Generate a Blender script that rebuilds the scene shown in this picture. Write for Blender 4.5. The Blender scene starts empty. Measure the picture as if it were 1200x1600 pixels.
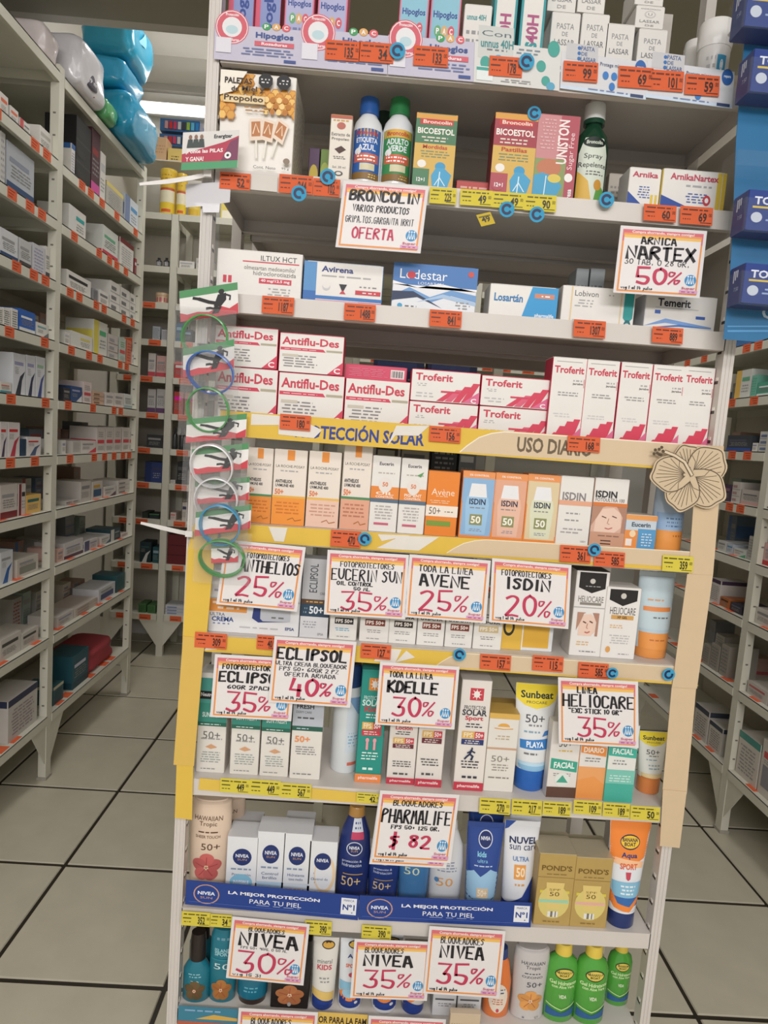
import bpy, bmesh, math, random
from mathutils import Vector, Matrix
from mathutils.geometry import tessellate_polygon
random.seed(7)
S = bpy.context.scene
COL = S.collection
# ---------------------------------------------------------------- camera
F = 1040.4; CAM = Vector((.3037, -1.1274, 1.42)); PI_, YA, RO = .1074, .025, .0739
fw = Vector((math.sin(YA)*math.cos(PI_), math.cos(YA)*math.cos(PI_), -math.sin(PI_)))
cr = Vector((math.cos(YA), -math.sin(YA), 0)); cu_ = cr.cross(fw)
cr, cu_ = cr*math.cos(RO)+cu_*math.sin(RO), -cr*math.sin(RO)+cu_*math.cos(RO)
cd = bpy.data.cameras.new('camera'); co = bpy.data.objects.new('camera', cd); COL.objects.link(co)
co.matrix_world = Matrix.Translation(CAM) @ Matrix((cr, cu_, -fw)).transposed().to_4x4()
cd.sensor_fit = 'AUTO'; cd.sensor_width = 36; cd.lens = F/1600*36; cd.clip_start = .01
S.camera = co
# ---------------------------------------------------------------- light
w = bpy.data.worlds.new('world'); S.world = w; w.use_nodes = True
w.node_tree.nodes['Background'].inputs[0].default_value = (1, .97, .94, 1)
w.node_tree.nodes['Background'].inputs[1].default_value = .58
S.view_settings.view_transform = 'Standard'; S.view_settings.look = 'None'
S.view_settings.gamma = 1; S.view_settings.use_curve_mapping = False
S.view_settings.exposure = 0.0
def area(loc, rot, sx, sy, e, c=(1, .968, .965)):
    l = bpy.data.lights.new('ceiling_tube_light', 'AREA'); l.shape = 'RECTANGLE'; l.size = sx; l.size_y = sy; l.energy = e; l.color = c
    o = bpy.data.objects.new('ceiling_tube_light', l); o.location = loc; o.rotation_euler = rot; COL.objects.link(o)
area((.35, -1.75, 2.84), (math.radians(18), 0, 0), 1.9, .35, 15)
area((.35, -3.6, 2.7), (math.radians(38), 0, 0), 2.6, .5, 86)
area((-.45, .9, 2.84), (0, 0, 0), .2, 1.1, 3)
area((1.32, .9, 2.84), (0, 0, 0), .2, 1.1, 4)
area((-.35, 2.2, 3.5), (0, 0, 0), .5, .5, 12)
area((1.3, 2.2, 3.5), (0, 0, 0), .5, .5, 8)
# ---------------------------------------------------------------- pixel <-> plane
def ray(q): return fw*F + cr*(q[0]-600) - cu_*(q[1]-800)
def on(q, ax, v):
    d = ray(q); return CAM + d*((v-CAM[ax])/d[ax])
def pr(X):
    d = Vector(X)-CAM; return (600+F*d.dot(cr)/d.dot(fw), 800-F*d.dot(cu_)/d.dot(fw))
def solve(f, a, b):
    fa = f(a)
    for _ in range(40):
        m = (a+b)/2; fm = f(m)
        if (fa < 0) == (fm < 0): a, fa = m, fm
        else: b = m
    return (a+b)/2
# ---------------------------------------------------------------- materials
_hx = {}
def hx(s):
    if not isinstance(s, str): return s
    if s not in _hx:
        t = s if len(s) == 6 else ''.join(c*2 for c in s)
        v = [int(t[i:i+2], 16)/255 for i in (0, 2, 4)]
        _hx[s] = tuple(c/12.92 if c <= .04045 else ((c+.055)/1.055)**2.4 for c in v)
    return _hx[s]
def mat(name, rough=.5, metal=0, noise=.06, scale=30, bump=.0, col=None, spec=.4, trans=0, coat=0):
    m = bpy.data.materials.new(name); m.use_nodes = True; nt = m.node_tree; b = nt.nodes['Principled BSDF']
    if col is None:
        a = nt.nodes.new('ShaderNodeVertexColor'); a.layer_name = 'Col'; src = a.outputs[0]
    else:
        a = nt.nodes.new('ShaderNodeRGB'); a.outputs[0].default_value = (*hx(col), 1); src = a.outputs[0]
    tc = nt.nodes.new('ShaderNodeTexCoord'); n = nt.nodes.new('ShaderNodeTexNoise'); n.inputs['Scale'].default_value = scale; n.inputs['Detail'].default_value = 4
    nt.links.new(tc.outputs['Object'], n.inputs['Vector'])
    r = nt.nodes.new('ShaderNodeMapRange'); r.inputs[3].default_value = 1-noise; r.inputs[4].default_value = 1+noise*.6
    nt.links.new(n.outputs[0], r.inputs[0])
    mx = nt.nodes.new('ShaderNodeVectorMath'); mx.operation = 'SCALE'
    nt.links.new(src, mx.inputs[0]); nt.links.new(r.outputs[0], mx.inputs['Scale']); nt.links.new(mx.outputs[0], b.inputs['Base Color'])
    b.inputs['Roughness'].default_value = rough; b.inputs['Metallic'].default_value = metal
    b.inputs['Specular IOR Level'].default_value = spec; b.inputs['Coat Weight'].default_value = coat
    b.inputs['Transmission Weight'].default_value = trans
    if bump:
        bp = nt.nodes.new('ShaderNodeBump'); bp.inputs['Strength'].default_value = bump; bp.inputs['Distance'].default_value = .002
        nt.links.new(n.outputs[0], bp.inputs['Height']); nt.links.new(bp.outputs[0], b.inputs['Normal'])
    return m
CARD = mat('printed_carton', .45, scale=25, noise=.05)
PAPER = mat('paper', .8, noise=.05, scale=40)
PLAS = mat('glossy_plastic', .28, noise=.04, scale=20, coat=.2)
FOIL = mat('gold_foil_carton', .36, metal=.3, noise=.08, scale=60)
INK = mat('printed_ink', .5, noise=.03, scale=80)
STEEL = mat('white_enamelled_steel', .42, noise=.10, scale=7, bump=.03)
GREEN = mat('green_clear_plastic', .12, noise=.04, trans=.35, coat=.3)
WALL = mat('painted_plaster', .9, noise=.08, scale=4, bump=.1)
BAG = mat('soft_plastic_wrap', .25, noise=.10, scale=26, bump=1.0, coat=.4)
TILE = mat('ceramic_floor_tile', .38, noise=.14, scale=9, bump=.02)
def clear_mat(name, alpha, col):
    m = bpy.data.materials.new(name); m.use_nodes = True; nt = m.node_tree; nt.nodes.remove(nt.nodes['Principled BSDF'])
    out = nt.nodes['Material Output']; t = nt.nodes.new('ShaderNodeBsdfTransparent'); g = nt.nodes.new('ShaderNodeBsdfPrincipled')
    g.inputs['Base Color'].default_value = (*hx(col), 1); g.inputs['Roughness'].default_value = .12
    n = nt.nodes.new('ShaderNodeTexNoise'); n.inputs['Scale'].default_value = 55; n.inputs['Detail'].default_value = 3; n.inputs['Distortion'].default_value = 2
    bp = nt.nodes.new('ShaderNodeBump'); bp.inputs['Strength'].default_value = .9; bp.inputs['Distance'].default_value = .004
    nt.links.new(n.outputs[0], bp.inputs['Height']); nt.links.new(bp.outputs[0], g.inputs['Normal'])
    mx = nt.nodes.new('ShaderNodeMixShader'); mx.inputs[0].default_value = alpha
    nt.links.new(t.outputs[0], mx.inputs[1]); nt.links.new(g.outputs[0], mx.inputs[2]); nt.links.new(mx.outputs[0], out.inputs[0]); return m
FILM = clear_mat('clear_cellophane', .10, 'fff')
CLEAR = clear_mat('clear_blister_plastic', .05, 'dfeaf4')
def emis(name, c, e):
    m = bpy.data.materials.new(name); m.use_nodes = True; b = m.node_tree.nodes['Principled BSDF']
    b.inputs['Emission Color'].default_value = (*c, 1); b.inputs['Emission Strength'].default_value = e; return m
TUBE = emis('fluorescent_tube', (1, .97, .92), 9)
# ---------------------------------------------------------------- mesh collector
class G:
    def __init__(s): s.v = []; s.f = []; s.c = []
    def poly(s, pts, c):
        n = len(s.v); s.v += [tuple(p) for p in pts]; s.f.append(tuple(range(n, n+len(pts)))); s.c.append(hx(c)); return s
    def box(s, x0, y0, z0, x1, y1, z1, c, top=None, front=None, side=None):
        n = len(s.v); s.v += [(x, y, z) for z in (z0, z1) for y in (y0, y1) for x in (x0, x1)]
        for f, k in (((0, 2, 3, 1), c), ((4, 5, 7, 6), top or c), ((0, 1, 5, 4), front or c), ((2, 6, 7, 3), c), ((0, 4, 6, 2), side or c), ((1, 3, 7, 5), side or c)):
            s.f.append(tuple(n+i for i in f)); s.c.append(hx(k))
        return s
    def loft(s, rings, c, caps=True):
        k = len(rings[0]); n = len(s.v)
        for r in rings: s.v += [tuple(p) for p in r]
        for i in range(len(rings)-1):
            for j in range(k):
                a = n+i*k+j; b = n+i*k+(j+1) % k; s.f.append((a, b, b+k, a+k)); s.c.append(hx(c))
        if caps:
            s.f.append(tuple(n+j for j in reversed(range(k)))); s.c.append(hx(c))
            m = n+(len(rings)-1)*k; s.f.append(tuple(m+j for j in range(k))); s.c.append(hx(c))
        return s
    def build(s, name, m, parent=None, loc=None, smooth=False, rz=0):
        me = bpy.data.meshes.new(name); me.from_pydata(s.v, [], s.f); me.materials.append(m)
        a = me.color_attributes.new('Col', 'FLOAT_COLOR', 'CORNER'); buf = []
        for f, c in zip(s.f, s.c): buf += [c[0], c[1], c[2], 1.0]*len(f)
        a.data.foreach_set('color', buf)
        if smooth:
            me.polygons.foreach_set('use_smooth', [True]*len(s.f)); me.set_sharp_from_angle(angle=math.radians(40))
        o = bpy.data.objects.new(name, me); COL.objects.link(o)
        if loc is not None: o.location = loc
        if rz: o.rotation_euler = (0, 0, rz)
        if parent: o.parent = parent
        return o
def tag(o, label, cat, group=None, kind=None):
    o['label'] = label; o['category'] = cat
    if group: o['group'] = group
    if kind: o['kind'] = kind
    return o
def empty(name, loc, label, cat, group=None, rz=0):
    o = bpy.data.objects.new(name, None); o.empty_display_size = .02; COL.objects.link(o); o.location = loc; o.rotation_euler = (0, 0, rz)
    return tag(o, label, cat, group)
def struct(o): o['kind'] = 'structure'; return o
# ---------------------------------------------------------------- lettering
_tx = {}
def letters(s, b):
    """outline lettering from Blender's built-in font, in a unit box"""
    if (s, b) not in _tx:
        cu = bpy.data.curves.new('t', 'FONT'); cu.body = s; cu.resolution_u = 2; cu.offset = .028*b
        o = bpy.data.objects.new('t', cu); me = o.to_mesh()
        P = [(v.co.x, v.co.y) for v in me.vertices]; Fc = [tuple(p.vertices) for p in me.polygons]
        o.to_mesh_clear(); bpy.data.objects.remove(o); bpy.data.curves.remove(cu)
        x0 = min(p[0] for p in P); x1 = max(p[0] for p in P); y0 = min(p[1] for p in P); y1 = max(p[1] for p in P)
        _tx[s, b] = ([((x-x0)/(x1-x0), (y-y0)/(y1-y0)) for x, y in P], Fc)
    return _tx[s, b]
# marker-pen letters: strokes on a 4 x 6 grid, '~' = rounded
HW = {'A': '00 16 26 40|12 32', 'B': '~00 06 36 45 34 13|~13 43 41 30 00', 'C': '~45 36 06 03 00 30 41', 'D': '~00 06 26 44 42 20 00', 'E': '46 06 00 40|03 33',
'F': '46 06 00|03 33', 'G': '~45 26 05 02 10 30 43|43 23', 'H': '00 06|40 46|03 43', 'I': '20 26', 'J': '~36 31 20 01|16 46', 'K': '00 06|46 03 40', 'L': '06 00 40', 'M': '00 16 22 36 40',
'N': '00 06 40 46', 'O': '~26 05 02 10 30 42 45 26', 'P': '~00 06 36 45 34 03', 'Q': '~26 05 02 10 30 42 45 26|31 40', 'R': '~00 06 36 45 34 03|13 40', 'S': '~45 26 05 14 33 31 10 01',
'T': '06 46|26 20', 'U': '~06 02 20 42 46', 'V': '06 20 46', 'W': '06 10 24 30 46', 'X': '06 40|00 46', 'Y': '06 23 46|23 20', 'Z': '06 46 00 40',
'0': '~26 05 02 20 42 45 26', '1': '15 26 20', '2': '~05 26 45 33 00|00 20 40', '3': '06 46 23|~23 43 41 20 01', '4': '16 02 42|34 30', '5': '46 06 03|~03 33 42 30 01', '6': '~36 04 01 20 41 33 02',
'7': '06 46 10', '8': '~24 05 26 45 24 02 20 42 24', '9': '~44 23 04 26 45 40', '%': '~16 06 04 14 26 16|46 00|~32 22 20 30 42 32', '$': '~45 15 04 33 32 10 00|27 2z', '+': '13 33|24 22', '.': '20 21', ',': '21 10', '"': '16 15|36 35', ' ': '',
'v': '03 20 43', 'i': '23 20', 'g': '~43 23 02 20 43|~43 4y 1y', 'a': '~43 13 01 20 43|43 40', 'l': '26 20', 'j': '~33 3y 1y', 'u': '~03 01 20 41|43 40', 'o': '~23 01 20 42 23', ':': '21 22|24 25'}
def handwriting(s, jit=.12, seed=0):
    """list of polylines in a unit box"""
    rn = random.Random(seed+len(s)); out = []; x = 0
    for ch in s:
        g = HW.get(ch, ''); wd = 1.9 if ch == '%' else 1.0 if ch in 'I1.,:il' else (2.2 if ch == 'MW' else 1.5)
        if ch == ' ': wd = .9
        for st in filter(None, g.split('|')):
            rd = st.startswith('~'); P = []
            for t in st.strip('~').split():
                cy = {'z': -1, 'y': -2}.get(t[1]); cy = int(t[1]) if cy is None else cy
                cx = int(t[0]) if wd > 1 else (int(t[0])-2)*.8+1.6
                P.append((x+cx/4*wd*.72+rn.uniform(-jit, jit)*.3, cy/6*1.5+rn.uniform(-jit, jit)*.4))
            if rd:
                for _ in range(2):
                    Q = [P[0]]
                    for a, b in zip(P, P[1:]):
                        Q += [(a[0]*.75+b[0]*.25, a[1]*.75+b[1]*.25), (a[0]*.25+b[0]*.75, a[1]*.25+b[1]*.75)]
                    P = Q+[P[-1]]
            out.append(P)
        x += wd*1.04
    X = [p[0] for P in out for p in P]; Y = [p[1] for P in out for p in P]
    x0, x1, y0, y1 = min(X), max(X), min(Y), max(Y)
    return [[((a-x0)/(x1-x0), (b-y0)/(y1-y0)) for a, b in P] for P in out]
# ---------------------------------------------------------------- flat print in a w x h rectangle; elements in 0..1 units
def R(a, b, c, d, col): return ('r', a, b, c, d, col)
def P(pts, col): return ('p', pts, col)
def E(u, v, ru, rv, col): return ('e', u, v, ru, rv, col)
def T(u, v, w, h, s, col, b=0, rot=0): return ('t', u, v, w, h, s, col, b, rot)
def L(a, b, c, d, n, col): return ('l', a, b, c, d, n, col)
def H(u, v, w, h, s, col, pen=.06, seed=0): return ('h', u, v, w, h, s, col, pen, seed)
def ST(pts, wd, col): return ('s', pts, wd, col)
EPS = .00006
def ribbon(pts, wd, nib):
    out = []
    n = len(pts); L_, R_ = [], []
    for i, p in enumerate(pts):
        a = pts[max(i-1, 0)]; b = pts[min(i+1, n-1)]; d = Vector((b[0]-a[0], b[1]-a[1]))
        if d.length < 1e-9: d = Vector((1, 0))
        d.normalize(); k = wd*.5*((.6+.4*abs(d.y)) if nib else 1)
        e = d*(k*.6) if i == n-1 else (d*(-k*.6) if i == 0 else Vector((0, 0)))
        L_.append((p[0]-d.y*k+e.x, p[1]+d.x*k+e.y)); R_.append((p[0]+d.y*k+e.x, p[1]-d.x*k+e.y))
    for i in range(n-1): out.append([R_[i], R_[i+1], L_[i+1], L_[i]])
    return out
def layout(els, w, h, seed=1):
    """-> list of (layer, polygon in metres, colour)"""
    out = []; rn = random.Random(seed)
    for k, e in enumerate(els, 1):
        t = e[0]
        if t == 'r': out.append((k, [(e[1]*w, e[2]*h), (e[3]*w, e[2]*h), (e[3]*w, e[4]*h), (e[1]*w, e[4]*h)], e[5]))
        elif t == 'p':
            pts = [(a*w, b*h) for a, b in e[1]]
            for tri in tessellate_polygon([[Vector((*p, 0)) for p in pts]]):
                q = [pts[i] for i in tri]
                ar = (q[1][0]-q[0][0])*(q[2][1]-q[0][1])-(q[2][0]-q[0][0])*(q[1][1]-q[0][1])
                out.append((k, q if ar > 0 else q[::-1], e[2]))
        elif t == 'e':
            N = 20; out.append((k, [(e[1]*w+e[3]*w*math.cos(i*2*math.pi/N), e[2]*h+e[4]*h*math.sin(i*2*math.pi/N)) for i in range(N)], e[5]))
        elif t == 't':
            V_, F_ = letters(e[5], e[7]); tw, th = e[3]*w, e[4]*h
            if e[8]: V2 = [(e[1]*w-(b-.5)*tw, e[2]*h+(a-.5)*th) for a, b in V_]
            else: V2 = [(e[1]*w+(a-.5)*tw, e[2]*h+(b-.5)*th) for a, b in V_]
            for f in F_: out.append((k, [V2[i] for i in f], e[6]))
        elif t == 'l':
            n = e[5]; dv = (e[4]-e[2])*h/n
            for i in range(n):
                y = e[2]*h+dv*(i+.25); x = e[1]*w+rn.uniform(0, .08)*w; xe = e[3]*w-rn.uniform(0, .15)*(e[3]-e[1])*w
                while x < xe:
                    q = min(xe, x+rn.uniform(.08, .3)*(e[3]-e[1])*w); out.append((k, [(x, y), (q, y), (q, y+dv*.42), (x, y+dv*.42)], e[6])); x = q+.02*w+dv*.2
        elif t == 'h':
            for pl in handwriting(e[5], seed=e[8]):
                pts = [(e[1]*w+(a-.5)*e[3]*w, e[2]*h+(b-.5)*e[4]*h) for a, b in pl]
                for q in ribbon(pts, e[7]*h, True): out.append((k, q, e[6]))
        elif t == 's':
            for q in ribbon([(a*w, b*h) for a, b in e[1]], e[2]*h, False): out.append((k, q, e[3]))
    return out
def print_flat(name, els, w, h, parent, y=0, x0=None, z0=0, m=None, seed=1, frame=None):
    """print on the plane y (local), facing -Y; x0 defaults to centred. frame: (u,v,layer)->xyz"""
    g = G(); x0 = -w/2 if x0 is None else x0
    for k, pl, c in layout(els, w, h, seed):
        g.poly([frame(a, b, k*EPS) for a, b in pl] if frame else [(x0+a, y-.0002-k*EPS, z0+b) for a, b in pl], c)
    return g.build(name, m or INK, parent)
def print_curved(name, els, w, h, parent, prof, m=None, seed=1):
    """wrap the print round the front of a loft with profile prof(z)->(rx, ry)"""
    bm = bmesh.new(); cl = bm.faces.layers.int.new('c'); kl = bm.verts.layers.int.new('k'); pal = []
    for k, pl, c in layout(els, w, h, seed):
        vs = [bm.verts.new((a, b, 0)) for a, b in pl]
        for v in vs: v[kl] = k
        try: f = bm.faces.new(vs)
        except ValueError: continue
        f[cl] = len(pal); pal.append(c)
    for _ in range(5):
        ed = [e for e in bm.edges if e.calc_length() > .006]
        if not ed: break
        bmesh.ops.triangulate(bm, faces=[f for f in bm.faces if len(f.verts) > 4])
        bmesh.ops.subdivide_edges(bm, edges=[e for e in bm.edges if e.calc_length() > .006], cuts=1, use_grid_fill=True)
    bmesh.ops.triangulate(bm, faces=[f for f in bm.faces if len(f.verts) > 3])
    bm.verts.index_update(); g = G()
    for v in bm.verts:
        u = (v.co.x/w*2-1)*.985; rx, ry = prof(v.co.y); e = .0005+v[kl]*EPS
        g.v.append((u*rx, -(ry+e)*math.sqrt(max(0, 1-u*u)), v.co.y))
    for f in bm.faces: g.f.append(tuple(v.index for v in f.verts)); g.c.append(hx(pal[f[cl]]))
    bm.free(); return g.build(name, m or INK, parent, smooth=True)
# ---------------------------------------------------------------- product builders
B = [1.993, 1.803, 1.610, 1.407, 1.230, 1.034, .770, .523, .324]      # lip undersides
TZ = [b+.030 for b in B]                                              # shelf tops
def place(xl, xr, yt, z0, yf):
    xc = (xl+xr)/2; z1 = on((xc, yt), 1, yf).z
    c = on((xc, yt), 1, yf).x
    yb = pr((c, yf, z0))[1]; my = (yt+yb)/2
    a = on((xl, my), 1, yf).x; b = on((xr, my), 1, yf).x
    return (a+b)/2, b-a, z1-z0
def cuboid(w, h, d, cols, g=None, ch=.0009):
    """chamfered carton body, origin at front bottom centre; cols = front, side, top"""
    g = g or G(); fr, sd, tp = cols; x = w/2; c = ch
    rings = [[(-x+a, c*0+b, z) for a, b in ((q, 0), (w-q, 0), (w, q), (w, d-q), (w-q, d), (q, d), (0, d-q), (0, q))] for z, q in ((0, c*2), (c, c), (h-c, c), (h, c*2))]
    n = len(g.v); k = 8
    for r in rings: g.v += r
    side = [fr, sd, sd, sd, sd, sd, sd, sd]
    for i in range(3):
        for j in range(k):
            a = n+i*k+j; b = n+i*k+(j+1) % k; g.f.append((a, b, b+k, a+k)); g.c.append(hx(side[j] if i == 1 else (fr if j == 0 and i == 0 else (tp if i == 2 else sd))))
    g.f.append(tuple(n+j for j in reversed(range(k)))); g.c.append(hx(sd)); g.f.append(tuple(n+3*k+j for j in range(k))); g.c.append(hx(tp))
    return g
def carton(label, s, xl, xr, yt, d, cols, art, name='medicine_box', yf=.03, cat='box', group=None, z0=None, rz=0, m=CARD, flap=True, sideart=None, topart=None):
    z0 = TZ[s] if z0 is None else z0
    x, w_, h = place(xl, xr, yt, z0, yf)
    if isinstance(cols, str): cols = (cols,)*3
    o = cuboid(w_, h, d, cols).build(name, m, loc=(x, yf, z0+.0004), rz=math.radians(rz))
    tag(o, label, cat, group)
    if art: print_flat('printed_front', art, w_, h, o, 0, seed=int(xl))
    if sideart: # right-hand or left-hand side, whichever faces the aisle centre
        sx = w_/2 if x < .3 else -w_/2; sg = 1 if x < .3 else -1
        print_flat('printed_side', sideart, d, h, o, seed=int(xl)+1, frame=lambda a, b, k: (sx+sg*(.0002+k), a if sg > 0 else d-a, b))
    if topart: print_flat('printed_top', topart, w_, d, o, seed=int(xl)+2, frame=lambda a, b, k: (a-w_/2, b, h+.0002+k))
    if flap:
        f = G().box(-w_*.46, -.0004, h-.0006, w_*.46, d*.9, h+.0003, cols[2]); f.build('tuck_flap', m, o)
    return o
def ring(rx, ry, z, N=28, sq=2.0):
    out = []
    for i in range(N):
        a = 2*math.pi*i/N; c, s_ = math.cos(a), math.sin(a)
        out.append((rx*math.copysign(abs(c)**(2/sq), c), ry*math.copysign(abs(s_)**(2/sq), s_), z))
    return out
def vessel(label, s, xl, xr, yt, parts, art, name='bottle', cat='bottle', yc=.06, group=None, z0=None, rz=0, lean=0, m=PLAS, artname='printed_label'):
    """parts: (part name, material or None, colour, [(v, rx, ry) ...]) with v in 0..1 of the height, rx, ry in half widths"""
    z0 = TZ[s] if z0 is None else z0
    x, w_, h = place(xl, xr, yt, z0, yc); hw = w_/2
    o = empty(name, (x, yc, z0+.0005), label, cat, group, math.radians(rz)); o.rotation_euler[1] = math.radians(lean)
    allp = []
    for pn, pm, c, pf in parts:
        G().loft([ring(rx*hw, ry*hw, v*h) for v, rx, ry in pf], c).build(pn, pm or m, o, smooth=True)
        allp += [(v*h, rx*hw, ry*hw) for v, rx, ry in pf]
    allp.sort(key=lambda t: t[0])
    def prof(z):
        if z <= allp[0][0]: return allp[0][1:]
        for p, q in zip(allp, allp[1:]):
            if z <= q[0]:
                t = 0 if q[0] == p[0] else (z-p[0])/(q[0]-p[0]); return (p[1]+(q[1]-p[1])*t, p[2]+(q[2]-p[2])*t)
        return allp[-1][1:]
    if art: print_curved(artname, art, w_, h, o, prof, seed=int(xl))
    return o
# ================================================================ room
fl = struct(G().box(-2.6, -2.6, -.03, 3.6, 3.6, -.004, '2c261d').build('floor', TILE))
tm = None
for i in range(-4, 8):
    for j in range(-7, 7):
        x = -.58+.457*i; y = .433+.45*j
        if x > 3.1 or y > 3.2: continue
        if tm is None:
            g = G(); a, b = .452, .4415; q = .003
            g.v = [(.0045, .0045, -.006), (a, .0045, -.006), (a, b, -.006), (.0045, b, -.006), (.0045+q, .0045+q, 0), (a-q, .0045+q, 0), (a-q, b-q, 0), (.0045+q, b-q, 0)]
            g.f = [(4, 5, 6, 7), (0, 1, 5, 4), (1, 2, 6, 5), (2, 3, 7, 6), (3, 0, 4, 7)]; g.c = [hx('c8c2ad')]*5
            t = g.build('floor_tile', TILE, fl, (x, y, 0)); tm = t
        else:
            t = tm.copy(); COL.objects.link(t); t.location = (x, y, 0)
SOF = 1.56
struct(G().box(-2.6, -2.6, 2.9, 3.6, SOF, 2.96, '8f8b7a').build('ceiling', WALL))
struct(G().box(-2.6, SOF, 2.9, 3.6, SOF+.05, 3.72, 'b9b3a6').build('trim_1', WALL))
struct(G().box(-2.6, SOF+.05, 3.68, 3.6, 3.6, 3.74, 'dedbd4').build('ceiling_far', WALL))
struct(G().box(-2.6, 3.30, 0, 3.6, 3.40, 3.74, 'e6e4de').build('wall_back', WALL))
struct(G().box(-2.6, 3.26, 3.46, 3.6, 3.30, 3.5, '8e8a82').build('trim_2', WALL))
struct(G().box(-1.36, -2.6, 0, -1.28, 3.30, 3.7, 'cfcabf').build('wall_left', WALL))
struct(G().box(2.2, -2.6, 0, 2.28, 3.30, 3.7, 'cfcabf').build('wall_right', WALL))
# ---- wall lamp behind the far shelving
lp = empty('wall_lamp', (-.72, 3.26, 3.34), 'lit white fluorescent batten lamp high on the back wall above the left aisle', 'lamp')
G().box(-.62, -.03, -.035, .62, .0, .035, 'e8e8e4').build('batten', STEEL, lp)
G().loft([[(x, -.052+.016*math.cos(a*math.pi/6), .0+.016*math.sin(a*math.pi/6)) for a in range(12)] for x in (-.58, .58)], 'fff').build('tube', TUBE, lp, smooth=True)
for x in (-.6, .6): G().box(x-.012, -.07, -.022, x+.012, -.03, .022, 'dcdcd8').build('lamp_holder', STEEL, lp)
# ---------------------------------------------------------------- steel shelving
WH = 'd6d4c4'
def post(g, x0, y0, x1, y1, z1, c='d6d4c4'): g.box(x0, y0, 0, x1, y1, z1, c)
def tray(x0, y0, x1, y1, t, ax, lip=.03, c=None):
    c = c or WH
    """folded steel shelf: sheet, lips all round; ax unused"""
    g = G(); e = .0015
    g.box(x0+e, y0+e, t-.003, x1-e, y1-e, t, c)
    g.box(x0, y0, t-lip, x1, y0+e, t+.0001, c); g.box(x0, y0+e, t-lip, x1, y0+.014, t-lip+e, c)
    g.box(x0, y1-e, t-lip, x1, y1, t-.0002, c); g.box(x0, y1-.014, t-lip, x1, y1-e, t-lip+e, c)
    g.box(x0, y0, t-lip, x0+e, y1, t-.0002, c); g.box(x1-e, y0, t-lip, x1, y1, t-.0002, c)
    return g
LEV = [.225, .54, .81, 1.03, 1.237, 1.445, 1.656, 1.868, 2.08, 2.285, 2.58]   # lip undersides of every side unit
LIP = .036
def slots(g, z0, z1, face):
    z = z0
    while z < z1: face(g, z); z += .075
def gusset(x, y, z, s, ax):
    g = G(); t = .0015
    pts = [(0, 0), (s*.11, 0), (0, -.16)]
    if ax == 'y': A = [(x-t, y+a, z+b) for a, b in pts]; Bq = [(x+t, y+a, z+b) for a, b in pts]
    else: A = [(x+a, y-t, z+b) for a, b in pts]; Bq = [(x+a, y+t, z+b) for a, b in pts]
    g.poly(A, WH); g.poly(Bq[::-1], WH)
    for i in range(3): j = (i+1) % 3; g.poly([A[j], A[i], Bq[i], Bq[j]], WH)
    return g
def side_unit(name, label, xf, dx, ys, panel):
    """run of bays along Y; xf = front plane, dx = depth direction"""
    r = empty(name, (xf, ys[0], 0), label, 'shelving'); o0 = Vector(r.location); D = .34
    def lo(g): g.v = [tuple(Vector(v)-o0) for v in g.v]; return g
    for y in ys:
        for xx in (xf, xf+dx*(D-.03)):
            g = G(); x0, x1 = sorted((xx, xx+dx*.03)); post(g, x0, y-.02, x1, y+.02, 2.64); p = lo(g).build('post', STEEL, r)
            if xx == xf:
                g = G(); z = .3
                while z < 2.5:
                    g.box(x0+.01, y-.0204, z, x1-.01, y-.0199, z+.006, '7d776c'); z += .075
                lo(g).build('slot_row', STEEL, p)['kind'] = 'stuff'
                for s_ in ((-1, 1) if y < ys[-1] else (-1,)): lo(gusset(xx+dx*.004, y+.02*s_, LEV[0], s_, 'y')).build('gusset', STEEL, p)
                lo(G().box(x0-.004, y-.024, 0, x1+.004, y+.024, .012, 'a8a296')).build('foot', STEEL, p)
    for a, b in zip(ys, ys[1:]):
        bp = [xf+dx*(D-.006), xf+dx*(D-.003)]; bp.sort()
        lo(G().box(bp[0], a+.02, .2, bp[1], b-.02, 2.64, panel)).build('back_panel', STEEL, r)
        for k, z in enumerate(LEV):
            x0, x1 = sorted((xf-dx*.002, xf+dx*(D-.008))); g = G(); t = z+LIP; e = .0015
            g.box(x0, a+.02, t-.004, x1, b-.02, t, WH)
            for xx in (x0, x1-e): g.box(xx, a+.02, z, xx+e, b-.02, t-.0002, WH)
            for yy in (a+.0205, b-.0205-e): g.box(x0+e, yy, z, x1-e, yy+e, t-.0042, WH)
            lx = sorted((xf+dx*.0, xf+dx*.014)); g.box(lx[0], a+.02, z, lx[1], b-.02, z+e, WH)
            sh = lo(g).build('shelf', STEEL, r)
            if k < 10 and b > .4:
                rn = random.Random(int(a*100)+k*7+int(xf*10)); y = a+.05+rn.uniform(0, .12)
                while y < b-.1:
                    xs = sorted((xf-dx*.0026, xf-dx*.0021))
                    hh = LIP*.92 if k > 2 else LIP*.9
                    if k > 3: g = G().box(xs[0], y, z+.002, xs[1], y+.055, z+.002+hh, 'e0663c')
                    else:
                        xx = sorted((xf+dx*.004, xf+dx*.04)); g = G().box(xx[0], y, t+.0002, xx[1], y+.055, t+.0008, 'e0663c')
                    for q in range(3):
                        if k > 3: g.box(xs[0]-.0002, y+.006, z+.008+q*.009, xs[1]+.0002, y+.03+.006*q, z+.0105+q*.009, '8c3418')
                    lo(g).build('price_tag', PAPER, sh); y += .06+rn.choice((.02, .05, .1, .17))
    return r
LX, RX = -.88, 1.76
LYS = [-.37, .51, 1.395, 2.262]; RYS = [-.45, .43, 1.309, 2.19]
side_unit('wall_shelving', 'white steel shelving run along the left aisle, full of medicine cartons', LX, -1, LYS, 'cbc9ba')
side_unit('wall_shelving', 'white steel shelving run along the right aisle behind the cream boards', RX, 1, RYS, 'cbc5b9')
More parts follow.
